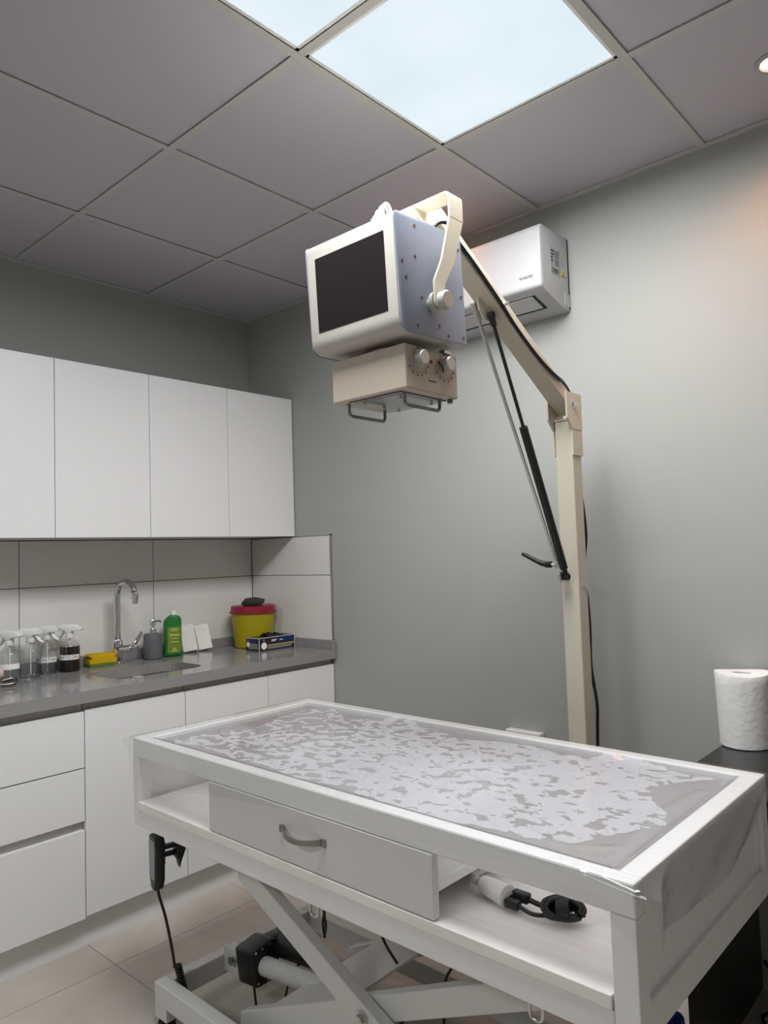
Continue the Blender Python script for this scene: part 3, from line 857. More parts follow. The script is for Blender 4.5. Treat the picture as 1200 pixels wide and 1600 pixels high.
for q in (((-0.062, 2.302), (-0.030, 2.302), (-0.030, 2.3035), (-0.062, 2.3035)),): add_prism(b, list(q), 'x', AX1, AX1 + e * 1.8)
obj('warning_symbol', b, 'ink', t)
b = BM()
for k in range(4): add_box(b, AX1, AX1 + e, -0.060, -0.036, 2.341 + k * 0.008, 2.3425 + k * 0.008)
obj('small_print', b, 'ink_grey', t)['kind'] = 'stuff'
obj('pipe_cover', add_box(BM(), AX1 - 0.002, AX1 + 0.0012, -0.046, -0.004, 2.200, 2.246, 0.0008, 1), 'ac', t)

# ================================================================== X-RAY STAND
PX0, PX1, PY0, PY1 = 1.974, 2.034, -0.30, -0.24
PCX = (PX0 + PX1) / 2
t = thing('xray_stand', 'cream steel x-ray stand with tall post, slanting arm and gas struts', 'x-ray stand', (PCX, -0.27, 0))
b = BM(); add_box(b, 1.80, 2.21, -0.46, -0.08, 0.0, 0.035, 0.008)
obj('base_plate', b, 'cream', t)
obj('post', add_box(BM(), PX0, PX1, PY0, PY1, 0.035, 1.735, 0.004), 'cream', t)
b = BM(); k = 0.0045
for xa, xb in ((PX0 - k, PX0 - 0.0005), (PX1 + 0.0005, PX1 + k)):
    obj('sleeve', add_box(BM(), xa, xb, PY0 - 0.003, PY1 + 0.003, 1.622, 1.735, 0.0015), 'cream', t)
for sx, nm in ((PX0 - k - 0.0015, 'cheek'), (PX1 + 0.0003, 'cheek')):
    pol = rounded([(-0.335, 1.738), (-0.318, 1.722), (-0.303, 1.706), (-0.237, 1.706), (-0.236, 1.822), (-0.335, 1.822)], [0.008, 0.004, 0.002, 0.002, 0.004, 0.006], 4)
    obj(nm, add_prism(BM(), pol, 'x', sx, sx + k + 0.001), 'cream', t)
obj('cap_plate', add_box(BM(), PX0 - 0.001, PX1 + 0.001, PY0 - 0.002, PY1, 1.7355, 1.741), 'cream', t)
b = BM(); add_cyl(b, (PX1 + 0.004, -0.291, 1.784), (PX1 + 0.014, -0.291, 1.784), 0.0085, n=6); add_cyl(b, (PX1 + 0.004, -0.291, 1.784), (PX1 + 0.007, -0.291, 1.784), 0.011, n=18)
obj('pivot_bolt', b, 'chrome', t, smooth=30)
obj('side_bolt', add_cyl(BM(), (PX1, -0.262, 1.205), (PX1 + 0.008, -0.262, 1.205), 0.006, n=12), 'chrome', t)

# slanting arm (rectangular tube)
sa = 0.60; ang = math.atan(sa)
ydir = Vector((0, -math.cos(ang), math.sin(ang))); nrm = Vector((0, -math.sin(ang), -math.cos(ang)))   # nrm: to the underside
pc = Vector((PCX, -0.262, 2.017 - 0.6 * (0.669 - 0.262)))
Lr = (0.955 - 0.262) / math.cos(ang)
b = BM(); add_box(b, PX0, PX1, 0, Lr, -0.0215, 0.0215, 0.004)
for v in b.verts:
    v.co = Vector((v.co.x, 0, 0)) + Vector((0, pc.y, pc.z)) + ydir * v.co.y + nrm * v.co.z
obj('arm', b, 'cream', t)
tip = pc + ydir * Lr
# head block and gussets joining the arm to the yoke
CBZ = 2.166
b = BM(); add_box(b, 1.986, 2.022, -1.014, -0.940, CBZ - 0.034, CBZ - 0.0006, 0.003)
obj('hinge_block', b, 'cream', t)
for gx_ in (1.962, 2.034):
    obj('gusset', add_prism(BM(), [(-1.060, CBZ - 0.0005), (-0.975, CBZ - 0.0005), (-0.975, CBZ - 0.045), (-0.99, CBZ - 0.048)], 'x', gx_, gx_ + 0.004), 'cream', t)
# yoke: flat strap bent to an inverted U
YX0, YX1 = 1.805, 2.145
b = BM(); th = 0.0045
cs = rounded([(YX0, CBZ - 0.06), (YX0, CBZ + th), (YX1, CBZ + th), (YX1, CBZ - 0.06)], [0, 0.016, 0.016, 0], 6)
ci = rounded([(YX1 - th, CBZ - 0.06), (YX1 - th, CBZ), (YX0 + th, CBZ), (YX0 + th, CBZ - 0.06)], [0, 0.012, 0.012, 0], 6)
t_ = bmesh.new(); pl = cs + ci
A = [t_.verts.new((p[0], -1.064, p[1])) for p in pl]; B_ = [t_.verts.new((p[0], -1.012, p[1])) for p in pl]
n_ = len(cs)
for Q in (A, B_):
    for i in range(n_ - 1):
        t_.faces.new((Q[i], Q[i + 1], Q[2 * n_ - 2 - i], Q[2 * n_ - 1 - i]))
for i in range(len(pl)):
    j = (i + 1) % len(pl); t_.faces.new((A[i], A[j], B_[j], B_[i]))
merge(b, t_)
KY, KZ = -1.112, 1.893
leg = rounded([(-1.064, CBZ - 0.0585), (-1.012, CBZ - 0.0585), (-1.054, 1.995), (KY + 0.020, KZ + 0.045), (KY + 0.019, KZ - 0.012), (KY - 0.019, KZ - 0.012), (KY - 0.019, KZ + 0.045), (-1.100, 1.995)], [0, 0, 0.02, 0.02, 0.014, 0.014, 0.02, 0.02], 5)
for sx in (YX0, YX1 - th):
    add_prism(b, leg, 'x', sx, sx + th)
obj('yoke', b, 'cream', t, smooth=30)
# lugs, struts
b = BM(); add_prism(b, rounded([(-0.745, 2.040), (-0.655, 1.985), (-0.690, 1.975), (-0.710, 1.978), (-0.735, 2.000)], 0.006, 3), 'x', 1.992, 1.997)
obj('strut_lug', b, 'cream', t)
b = BM(); add_box(b, 1.996, 2.001, -0.352, -0.298, 1.222, 1.258, 0.002); add_cyl(b, (1.983, -0.335, 1.240), (2.020, -0.335, 1.240), 0.005, n=12)
obj('strut_lug', b, 'zinc', t)
S0, S1 = Vector((2.011, -0.700, 1.987)), Vector((2.011, -0.335, 1.240))
mid = S0 + (S1 - S0) * 0.40
b = BM(); add_cyl(b, S0, mid, 0.0052, n=14); add_cyl(b, S0 + Vector((-0.008, 0, 0)), S0 + Vector((0.008, 0, 0)), 0.010, n=16); add_cyl(b, S0, S0 + (S1 - S0) * 0.035, 0.009, n=14)
obj('gas_strut_rod', b, 'black', t, smooth=40)
b = BM(); add_cyl(b, mid, S0 + (S1 - S0) * 0.965, 0.0125, n=18); add_cyl(b, S0 + (S1 - S0) * 0.96, S1, 0.008, n=14); add_cyl(b, S1 + Vector((-0.008, 0, 0)), S1 + Vector((0.009, 0, 0)), 0.011, n=16)
obj('gas_strut_cylinder', b, 'black', t, smooth=40)
Q0, Q1 = Vector((1.972, -0.724, 2.018)), Vector((1.980, -0.330, 1.275))
b = BM(); add_cyl(b, Q0, Q1, 0.0055, n=16); add_cyl(b, Q0, Q0 + (Q1 - Q0) * 0.05, 0.0085, n=14); add_cyl(b, Q0 + Vector((-0.009, 0, 0.004)), Q0 + Vector((0.006, 0, 0.004)), 0.0075, n=14)
obj('lock_rod', b, 'zinc', t, smooth=40)
b = BM(); add_tube(b, [(1.944, -0.332, 1.279), (1.925, -0.336, 1.284), (1.900, -0.340, 1.296), (1.872, -0.344, 1.311), (1.862, -0.345, 1.314)], lambda s: 0.0095 - 0.004 * s, 12); add_cyl(b, (1.940, -0.332, 1.279), (1.958, -0.331, 1.2785), 0.0105, n=14)
obj('clamp_lever', b, 'black', t, smooth=50)
b = BM(); add_cyl(b, (1.956, -0.331, 1.2785), (1.990, -0.325, 1.277), 0.004, n=12); add_cyl(b, (1.974, -0.328, 1.278), (1.980, -0.327, 1.278), 0.009, n=14)
add_box(b, 1.976, 1.984, -0.345, -0.298, 1.266, 1.290, 0.002)
obj('clamp_screw', b, 'zinc', t, smooth=40)
b = BM(); c0 = pc + ydir * 0.47; add_cyl(b, (PX1, c0.y, c0.z + 0.008), (PX1 + 0.010, c0.y, c0.z + 0.008), 0.004, n=12); add_cyl(b, (PX1 + 0.008, c0.y, c0.z + 0.008), (PX1 + 0.012, c0.y, c0.z + 0.008), 0.0065, n=12)
obj('arm_screw', b, 'chrome', t, smooth=40)

# black power cable: head -> arm -> behind the post
def onarm(s, off, dx=0.0056):
    q = pc + ydir * s + nrm * off
    return (PX1 + dx, q.y, q.z)
cab = [(2.045, -0.995, 2.100), (2.045, -0.993, 2.135), (2.050, -0.970, 2.155), (2.052, -0.93, 2.158), onarm(0.74, 0.012), onarm(0.66, 0.010), onarm(0.58, 0.010), onarm(0.50, 0.012), onarm(0.42, 0.018), onarm(0.34, 0.018), onarm(0.26, 0.013), onarm(0.19, 0.002), onarm(0.14, -0.010), (2.034, -0.352, 1.853), (2.026, -0.300, 1.836), (2.012, -0.250, 1.815), (2.005, -0.222, 1.77),
       (2.006, -0.220, 1.66), (2.010, -0.220, 1.55), (2.021, -0.222, 1.464), (2.027, -0.222, 1.371), (2.019, -0.222, 1.30), (2.015, -0.224, 1.23), (2.021, -0.22, 1.16), (2.024, -0.22, 1.063), (2.022, -0.22, 0.95), (2.036, -0.22, 0.835), (2.034, -0.22, 0.76), (2.032, -0.22, 0.66), (2.03, -0.20, 0.40), (2.03, -0.18, 0.12), (2.05, -0.06, 0.043), (2.12, -0.055, 0.042)]
o = obj('power_cable', add_tube(BM(), cab, 0.0052, 10, 6), 'black', smooth=60); tag(o, 'black cable running down the arm and behind the cream post', 'cable')

# ================================================================== X-RAY HEAD
HX0, HX1, HY0, HY1, HZ0, HZ1 = 1.833, 2.112, -1.224, -0.980, 1.820, 2.083
hc = Vector(((HX0 + HX1) / 2, (HY0 + HY1) / 2, (HZ0 + HZ1) / 2))
th_ = math.radians(2.6)
RH = Matrix.Rotation(th_, 3, 'X')
t = thing('xray_generator', 'pale blue and white x-ray generator head with dark screen, hung in the yoke', 'x-ray machine', (hc.x, hc.y, HZ0 - 0.13))
def tilt(b):
    for v in b.verts: v.co = hc + RH @ (v.co - hc)
    return b
prof = [(HY0, HZ1), (HY1, HZ1), (HY1, HZ0), (HY0, HZ0)]
pr = rounded(prof, [0.014, 0.006, 0.006, 0.034], 7)
obj('housing', tilt(add_prism(BM(), pr, 'x', HX0, HX1, 0.003)), 'head_white', t, smooth=35)
pr2 = rounded([(HY0 - 0.001, HZ1 + 0.001), (HY1 + 0.001, HZ1 + 0.001), (HY1 + 0.001, HZ0 - 0.001), (HY0 + 0.004, HZ0 - 0.001)], [0.014, 0.005, 0.005, 0.026], 7)
for a, c in ((HX0 - 0.004, HX0 - 0.0003), (HX1 + 0.0003, HX1 + 0.004)):
    obj('side_panel', tilt(add_prism(BM(), pr2, 'x', a, c, 0.001)), 'blue', t, smooth=35)
SXa, SXb, SZa, SZb = HX0 + 0.028, HX1 - 0.029, HZ0 + 0.048, HZ1 - 0.036
obj('screen', tilt(add_box(BM(), SXa, SXb, HY0 - 0.0008, HY0 + 0.001, SZa, SZb)), 'screen', t)
for sy, sz in ((-1.206, 2.065 - 0.09), (-1.155, 2.066), (-1.160, 1.995), (-1.196, 1.940), (-1.145, 1.905), (-1.165, 1.838), (-1.085, 1.850), (-0.992, 1.836), (-0.992, 1.935), (-0.992, 2.05), (-1.052, 1.832)):
    b = BM(); add_cyl(b, (HX1 + 0.004, sy, sz), (HX1 + 0.0055, sy, sz), 0.0036, n=10)
    obj('screw', tilt(b), 'dark_metal', t)
for sx, d in ((HX1 + 0.004, 1), (HX0 - 0.004, -1)):
    b = BM()
    add_cyl(b, (sx, KY, KZ), (sx + d * 0.022, KY, KZ), 0.013, n=20)
    add_cyl(b, (sx + d * 0.014, KY, KZ), (sx + d * 0.0225, KY, KZ), 0.0245, n=28)
    obj('pivot_washer', b, 'alu', t, smooth=40)
    b = BM()
    P0 = sx + d * 0.0338
    add_cyl(b, (P0, KY, KZ), (P0 + d * 0.016, KY, KZ), 0.0205, n=32); add_cyl(b, (P0 + d * 0.016, KY, KZ), (P0 + d * 0.018, KY, KZ), 0.0205, 0.0185, n=32)
    obj('clamp_knob', b, 'alu', t, smooth=30)
obj('cable_gland', add_lathe(BM(), 2.045, -0.995, [(0.012, 2.078), (0.012, 2.092), (0.009, 2.094), (0.009, 2.108)], 14), 'black', t, smooth=35)
obj('mount_ring', add_lathe(BM(), 1.974, -1.085, [(0.062, 1.802), (0.064, 1.806), (0.064, 1.813), (0.070, 1.816), (0.070, 1.824)], 36), 'steel', t, smooth=35)
obj('latch', add_box(BM(), 2.072, 2.090, -1.030, -1.000, 1.802, 1.813, 0.003), 'chrome', t)
# collimator
CX0, CX1, CY0, CY1, CZa, CZb = 1.856, 2.091, -1.177, -0.983, 1.697, 1.800
b = BM(); add_box(b, CX0, CX1, CY0, CY1, CZa, CZb, 0.004)
colm = obj('collimator', b, 'beige', t)
def sub(name, bm, m, smooth=None):
    return obj(name, bm, m, colm, smooth)
BASES[colm.name] = Matrix.Identity(4)
for dy, dz in ((-1.133, 1.770), (-1.034, 1.772)):
    b = BM(); add_cyl(b, (CX1, dy, dz), (CX1 + 0.005, dy, dz), 0.0195, n=30); add_cyl(b, (CX1 + 0.005, dy, dz), (CX1 + 0.020, dy, dz), 0.0168, n=30); add_cyl(b, (CX1 + 0.020, dy, dz), (CX1 + 0.022, dy, dz), 0.0168, 0.015, n=30)
    sub('dial', b, 'alu', 30)
    b = BM(); ex = CX1 + 0.0004
    for k in range(28):
        a0 = math.radians(185 + k * 5.6); a1 = math.radians(185 + (k + 1) * 5.6)
        add_quad(b, [(ex, dy + r_ * math.cos(a), dz + r_ * math.sin(a)) for r_, a in ((0.0325, a0), (0.0325, a1), (0.0333, a1), (0.0333, a0))])
    for k in range(6):
        a = math.radians(215 + k * 25)
        cy_, cz_ = dy + 0.0385 * math.cos(a), dz + 0.0385 * math.sin(a)
        add_quad(b, [(ex, cy_ - 0.0022, cz_ - 0.002), (ex, cy_ + 0.0022, cz_ - 0.002), (ex, cy_ + 0.0022, cz_ + 0.002), (ex, cy_ - 0.0022, cz_ + 0.002)])
    for k in range(3):
        add_quad(b, [(ex, dy - 0.003 + k * 0.003, dz + 0.022), (ex, dy - 0.001 + k * 0.003, dz + 0.022), (ex, dy - 0.001 + k * 0.003, dz + 0.0275), (ex, dy - 0.003 + k * 0.003, dz + 0.0275)])
    sub('dial_scale', b, 'ink')['kind'] = 'stuff'
b = BM(); add_tube(b, [(CX1 + 0.003, -1.062, 1.776), (CX1 + 0.006, -1.052, 1.764), (CX1 + 0.006, -1.046, 1.752)], 0.0022, 8); sub('pointer', b, 'ink', 50)
b = BM(); ex = CX1 + 0.0004
for k in range(7): add_quad(b, [(ex, -1.096 + k * 0.0042, 1.7235), (ex, -1.0930 + k * 0.0042, 1.7235), (ex, -1.0930 + k * 0.0042, 1.7275), (ex, -1.096 + k * 0.0042, 1.7275)])
add_cyl(b, (CX1, -1.085, 1.771), (CX1 + 0.0015, -1.085, 1.771), 0.004, n=12)
sub('printing', b, 'ink')['kind'] = 'stuff'
for hx in (1.885, 2.062):
    z = 1.668
    b = BM(); P_ = []
    for a in rounded([(-1.150, CZa + 0.002), (-1.150, z), (-1.020, z), (-1.020, CZa + 0.002)], [0, 0.012, 0.012, 0], 5): P_.append((hx, a[0], a[1]))
    add_tube(b, P_, 0.0042, 12, straight=True)
    sub('handle', b, 'dark_metal', 60)
b = BM(); add_box(b, CX0 + 0.055, CX1 - 0.038, CY0 + 0.020, CY1 - 0.020, CZa - 0.0065, CZa - 0.0025); sub('acrylic_window', b, 'acrylic')
b = BM()
add_box(b, CX0 + 0.045, CX1 - 0.028, CY0 + 0.012, CY0 + 0.015, CZa - 0.002, CZa + 0.001); add_box(b, CX1 - 0.030, CX1 - 0.027, CY0 + 0.012, CY1 - 0.012, CZa - 0.002, CZa + 0.001)
sub('seal', b, 'ink')
b = BM()
for px, py in ((CX0 + 0.075, CY0 + 0.035), (CX1 - 0.055, CY0 + 0.045), (CX1 - 0.055, CY1 - 0.035), (CX0 + 0.075, CY1 - 0.035)):
    add_cyl(b, (px, py, CZa - 0.010), (px, py, CZa - 0.0005), 0.0042, n=10)
sub('window_screw', b, 'chrome', 40)
b = BM(); add_cyl(b, (CX1 - 0.012, -1.000, CZa - 0.010), (CX1 - 0.012, -1.000, CZa + 0.001), 0.007, n=16); sub('lock_screw', b, 'dark_metal', 40)

# white cable bundle looped over the yoke
b = BM()
for k, (dx, y0, hg) in enumerate(((0.0, -1.071, 0.016), (0.010, -1.074, 0.024), (0.020, -1.072, 0.032), (0.028, -1.070, 0.036))):
    add_tube(b, [(1.915 + dx, y0, CBZ - 0.035), (1.915 + dx, y0, CBZ + 0.006), (1.916 + dx, y0 + 0.004, CBZ + hg), (1.921 + dx, y0 + 0.016, CBZ + hg + 0.003), (1.924 + dx, y0 + 0.028, CBZ + 0.010)], 0.0042, 8, 5)
add_tube(b, [(1.912, -1.078, CBZ + 0.004), (1.930, -1.080, CBZ + 0.007), (1.949, -1.078, CBZ + 0.012)], 0.0022, 6)
o = obj('cable_bundle', b, 'white_cable', smooth=60); tag(o, 'white thin cables looped over the yoke on top of the x-ray head', 'cable')

# ================================================================== TREATMENT TABLE
TX0, TX1, TY0, TY1, TZ1 = 1.116, 2.630, -1.314, -0.634, 0.820
tc = Vector(((TX0 + TX1) / 2, (TY0 + TY1) / 2, 0))
TR = math.radians(-0.6)
t = table = thing('examination_table', 'white wooden veterinary table with drawer on a grey scissor lift', 'table', tc)
zs = 0.642                                   # shelf surface
zb = 0.571                                   # underside
pl_, pr_ = 0.033, 0.043                      # post widths
# top rim: four rails round a recessed panel
rl, rr2, rf, rb = 0.050, 0.040, 0.034, 0.040
obj('rim_rail', add_box(BM(), TX0, TX1, TY0, TY0 + rf, 0.766, TZ1, 0.004), 'table_white', t)
obj('rim_rail', add_box(BM(), TX0, TX1, TY1 - rb, TY1, 0.766, TZ1, 0.004), 'table_white', t)
obj('rim_rail', add_box(BM(), TX0 + 0.0005, TX0 + rl, TY0 + rf, TY1 - rb, 0.766, TZ1 - 0.0004, 0.003), 'table_white', t)
obj('rim_rail', add_box(BM(), TX1 - rr2, TX1 - 0.0005, TY0 + rf, TY1 - rb, 0.766, TZ1 - 0.0004, 0.003), 'table_white', t)
obj('top_panel', add_box(BM(), TX0 + rl - 0.004, TX1 - rr2 + 0.004, TY0 + rf - 0.004, TY1 - rb + 0.004, 0.804, 0.808), 'pad', t)
# posts
for x0, x1 in ((TX0 + 0.0008, TX0 + pl_), (TX1 - pr_, TX1 - 0.0008)):
    for y0, y1 in ((TY0 + 0.0006, TY0 + 0.040), (TY1 - 0.040, TY1 - 0.0006)):
        obj('corner_post', add_box(BM(), x0, x1, y0, y1, zb + 0.0005, 0.766, 0.002), 'table_white', t)
# bottom rails
obj('bottom_rail', add_box(BM(), TX0 + pl_, TX1 - pr_, TY0 + 0.0008, TY0 + 0.038, zb, 0.6185, 0.002), 'table_white', t)
obj('bottom_rail', add_box(BM(), TX0 + pl_, TX1 - pr_, TY1 - 0.038, TY1 - 0.0008, zb, 0.6185, 0.002), 'table_white', t)
for x0, x1 in ((TX0 + 0.001, TX0 + pl_), (TX1 - 0.030, TX1 - 0.001)):
    obj('bottom_rail', add_box(BM(), x0, x1, TY0 + 0.040, TY1 - 0.040, zb, 0.628, 0.002), 'table_white', t)
# recessed end panels and back
obj('end_panel', add_box(BM(), TX0 + 0.010, TX0 + 0.018, TY0 + 0.038, TY1 - 0.038, 0.620, 0.770), 'table_white', t)
obj('end_panel', add_box(BM(), TX1 - 0.020, TX1 - 0.010, TY0 + 0.038, TY1 - 0.038, 0.620, 0.770), 'table_white', t)
obj('end_bead', add_box(BM(), TX1 - 0.0105, TX1 - 0.002, TY1 - 0.0475, TY1 - 0.0395, 0.628, 0.766, 0.002), 'table_white', t)
obj('back_panel', add_box(BM(), TX0 + pl_ - 0.004, TX1 - pr_ + 0.004, TY1 - 0.016, TY1 - 0.006, 0.615, 0.770), 'table_white', t)
# shelf board with its front lip
obj('shelf', add_box(BM(), TX0 + pl_ + 0.0005, TX1 - pr_ - 0.002, TY0 - 0.003, TY1 - 0.018, 0.6195, zs, 0.0015), 'shelf', t)
b = BM(); add_cyl(b, (TX0 + 0.018, TY0 + 0.24, 0.672), (TX0 + 0.026, TY0 + 0.24, 0.672), 0.0065, n=14); add_cyl(b, (TX0 + 0.024, TY0 + 0.24, 0.672), (TX0 + 0.028, TY0 + 0.24, 0.672), 0.0035, n=10)
obj('panel_bolt', b, 'chrome', t, smooth=40)
# drawer
DX0, DX1 = 1.506, 2.236
dr = obj('drawer', add_box(BM(), DX0, DX1, TY0 - 0.002, TY0 + 0.016, zs + 0.003, 0.7655, 0.0015), 'table_front', t)
BASES[dr.name] = Matrix.Identity(4)
obj('drawer_box', add_box(BM(), DX0 + 0.03, DX1 - 0.022, TY0 + 0.0165, TY0 + 0.46, 0.705, 0.764), 'table_white', dr)
b = BM(); hx0, hx1, hz = 1.800, 1.938, 0.716
n = 18
for k in range(n):
    def hp_(s):
        bow = math.sin(math.pi * s)
        return hx0 + 0.006 + (hx1 - hx0 - 0.012) * s, TY0 - 0.006 - 0.026 * bow ** 0.8, hz - 0.004 * bow
    a, c = hp_(k / n), hp_((k + 1) / n)
    w0, w1 = 0.0065 - 0.0018 * math.sin(math.pi * k / n), 0.0065 - 0.0018 * math.sin(math.pi * (k + 1) / n)
    vs = [b.verts.new((p[0], p[1] + d * 0.0025, p[2] + s_ * w_)) for p, w_ in ((a, w0), (c, w1)) for d, s_ in ((-1, -1), (-1, 1), (1, 1), (1, -1))]
    for f in ((0, 1, 5, 4), (1, 2, 6, 5), (2, 3, 7, 6), (3, 0, 4, 7)): b.faces.new([vs[i] for i in f])
bmesh.ops.remove_doubles(b, verts=b.verts[:], dist=1e-5)
for hx in (hx0, hx1):
    add_box(b, hx - 0.007, hx + 0.007, TY0 - 0.0085, TY0 - 0.002, hz - 0.0085, hz + 0.0085, 0.002)
obj('drawer_handle', b, 'dark_zinc', dr, smooth=40)
# drawer housing seen through the right-hand opening
b = BM(); add_box(b, DX1 - 0.0215, DX1 - 0.004, TY0 + 0.0165, TY1 - 0.02, 0.690, 0.708); add_box(b, DX1 - 0.0215, DX1 - 0.004, TY0 + 0.0165, TY0 + 0.026, 0.708, 0.7655); add_box(b, DX1 - 0.0215, DX1 - 0.011, TY0 + 0.026, TY1 - 0.02, 0.708, 0.7655)
obj('drawer_housing', b, 'table_white', t)

# scissor lift
b = BM()
bx0_, bx1_, by0_, by1_, bz_ = 1.147, 2.56, -1.272, -0.678, 0.125
obj('base_beam', add_box(BM(), bx0_, bx1_, by0_, by0_ + 0.040, bz_ - 0.06, bz_, 0.003), 'frame_grey', t)
obj('base_beam', add_box(BM(), bx0_, bx1_, by1_ - 0.040, by1_, bz_ - 0.06, bz_, 0.003), 'frame_grey', t)
obj('base_beam', add_box(BM(), bx0_ + 0.0005, bx0_ + 0.040, by0_ + 0.040, by1_ - 0.040, bz_ - 0.06, bz_ - 0.0005, 0.003), 'frame_grey', t)
obj('base_beam', add_box(BM(), bx1_ - 0.040, bx1_ - 0.0005, by0_ + 0.040, by1_ - 0.040, bz_ - 0.06, bz_ - 0.0005, 0.003), 'frame_grey', t)
for x in (bx0_ + 0.0305, bx1_ - 0.0305):
    for y in (by0_ + 0.0205, by1_ - 0.0205):
        obj('leg', add_box(BM(), x - 0.030, x + 0.030, y - 0.020, y + 0.020, 0.028, bz_ - 0.058, 0.002), 'frame_grey', t)
        obj('rubber_foot', add_lathe(BM(), x, y, [(0.024, 0.0), (0.025, 0.004), (0.025, 0.018), (0.012, 0.021), (0.012, 0.030)], 20), 'black_soft', t, smooth=40)
# upper sub-frame under the table top
for y in (TY0 + 0.075, TY1 - 0.075):
    obj('upper_beam', add_box(BM(), 1.40, 2.50, y - 0.02, y + 0.02, 0.532, zb - 0.0005, 0.002), 'frame_grey', t)
m_ = 0.455; pv = (1.952, 0.318)
def arm(y0, y1, sgn, x0, x1):
    hw = 0.0275 / math.cos(math.atan(m_))
    f = lambda x: pv[1] + sgn * m_ * (x - pv[0])
    pol = [(x0, f(x0) - hw), (x1, f(x1) - hw), (x1, f(x1) + hw), (x0, f(x0) + hw)]
    return add_prism(BM(), pol, 'y', y0, y1, 0.003)
obj('scissor_arm', arm(-1.230, -1.198, -1, 1.500, 2.42), 'frame_grey', t)
obj('scissor_arm', arm(-1.194, -1.160, 1, 1.450, 2.42), 'frame_grey', t)
obj('scissor_arm', arm(-0.750, -0.718, -1, 1.500, 2.42), 'frame_grey', t)
obj('scissor_arm', arm(-0.790, -0.756, 1, 1.450, 2.42), 'frame_grey', t)
b = BM(); add_cyl(b, (pv[0], -1.238, pv[1]), (pv[0], -1.231, pv[1]), 0.0165, n=24); add_cyl(b, (pv[0], -1.246, pv[1]), (pv[0], -1.237, pv[1]), 0.0115, n=6)
obj('pivot_bolt', b, 'zinc', t, smooth=30)
# cross plate between the rising arms
b = BM(); x0, x1 = 1.56, 1.875
zf = lambda x: pv[1] + m_ * (x - pv[0]) + 0.030
vs = [b.verts.new((x, y, zf(x) + dz)) for dz in (0, -0.006) for x, y in ((x0, -1.1595), (x1, -1.1595), (x1, -0.7905), (x0, -0.7905))]
for f in ((0, 1, 2, 3), (4, 5, 6, 7), (0, 1, 5, 4), (1, 2, 6, 5), (2, 3, 7, 6), (3, 0, 4, 7)): b.faces.new([vs[i] for i in f])
obj('cross_plate', b, 'frame_grey', t)
# actuator
gx0 = 1.262
for y0 in (-1.062, -1.012):
    obj('actuator_bracket', add_box(BM(), bx0_ + 0.0405, gx0 + 0.002, y0, y0 + 0.008, bz_ - 0.045, bz_ + 0.030, 0.002), 'frame_grey', t)
b = BM(); add_cyl(b, (gx0 - 0.022, -1.072, bz_ + 0.004), (gx0 - 0.022, -0.998, bz_ + 0.004), 0.010, n=14); add_cyl(b, (gx0 - 0.022, -1.076, bz_ + 0.004), (gx0 - 0.022, -1.066, bz_ + 0.004), 0.014, n=6)
obj('bracket_bolt', b, 'zinc', t, smooth=30)
Ry = Matrix.Rotation(math.radians(-7), 3, 'Y')
ao = Vector((1.30, -1.035, 0.140))
def act(b):
    for v in b.verts: v.co = ao + Ry @ v.co
    return b
b = BM(); add_prism(b, rounded([(-0.045, -0.055), (0.045, -0.055), (0.055, -0.02), (0.055, 0.05), (0.03, 0.058), (-0.05, 0.045)], 0.01, 4), 'x', -0.028, 0.062, 0.008)
for v in b.verts: v.co = Vector((v.co.x, v.co.y * 0.9, v.co.z))
gb = obj('gearbox', act(b), 'black', t, smooth=35)
b = BM()
for sy, sz in ((-0.034, 0.040), (-0.01, 0.043), (0.018, 0.046), (-0.034, -0.042), (0.0, -0.046), (0.033, -0.044)):
    add_cyl(b, (0.062, sy, sz), (0.064, sy, sz), 0.004, n=10)
obj('gearbox_screws', act(b), 'zinc', t)
obj('motor', act(add_cyl(BM(), (0.055, 0.072, 0.022), (0.205, 0.072, 0.022), 0.036, n=24)), 'black', t, smooth=35)
obj('motor_neck', act(add_box(BM(), 0.0, 0.056, 0.03, 0.105, -0.012, 0.056, 0.01)), 'black', t, smooth=35)
b = BM(); add_cyl(b, (0.062, -0.004, -0.006), (0.44, -0.004, -0.006), 0.0265, n=24)
obj('actuator_tube', act(b), 'frame_grey', t, smooth=35)
b = BM(); add_cyl(b, (0.355, -0.004, -0.006), (0.368, -0.004, -0.006), 0.030, n=24); add_cyl(b, (0.44, -0.004, -0.006), (0.60, -0.004, -0.006), 0.014, n=18)
obj('piston', act(b), 'black', t, smooth=35)
obj('spring', add_tube(BM(), [(1.40 + 0.01 * k, -0.95 + 0.012 * math.cos(k * 1.6), 0.175 + 0.012 * math.sin(k * 1.6)) for k in range(12)], 0.003, 7, 4), 'zinc', t, smooth=60)
# hooks (bent rod loops under the front rail)
for hx, hy in ((1.838, -1.262), (2.415, -1.262)):
    P_ = [(hx + a, hy, z) for a, z in rounded([(-0.013, zb + 0.002), (-0.013, 0.512), (0.013, 0.512), (0.013, 0.556), (-0.004, 0.568)], [0, 0.0128, 0.0128, 0.006, 0], 6)]
    obj('hook', add_tube(BM(), P_, 0.0035, 10, straight=True), 'zinc', t, smooth=60)
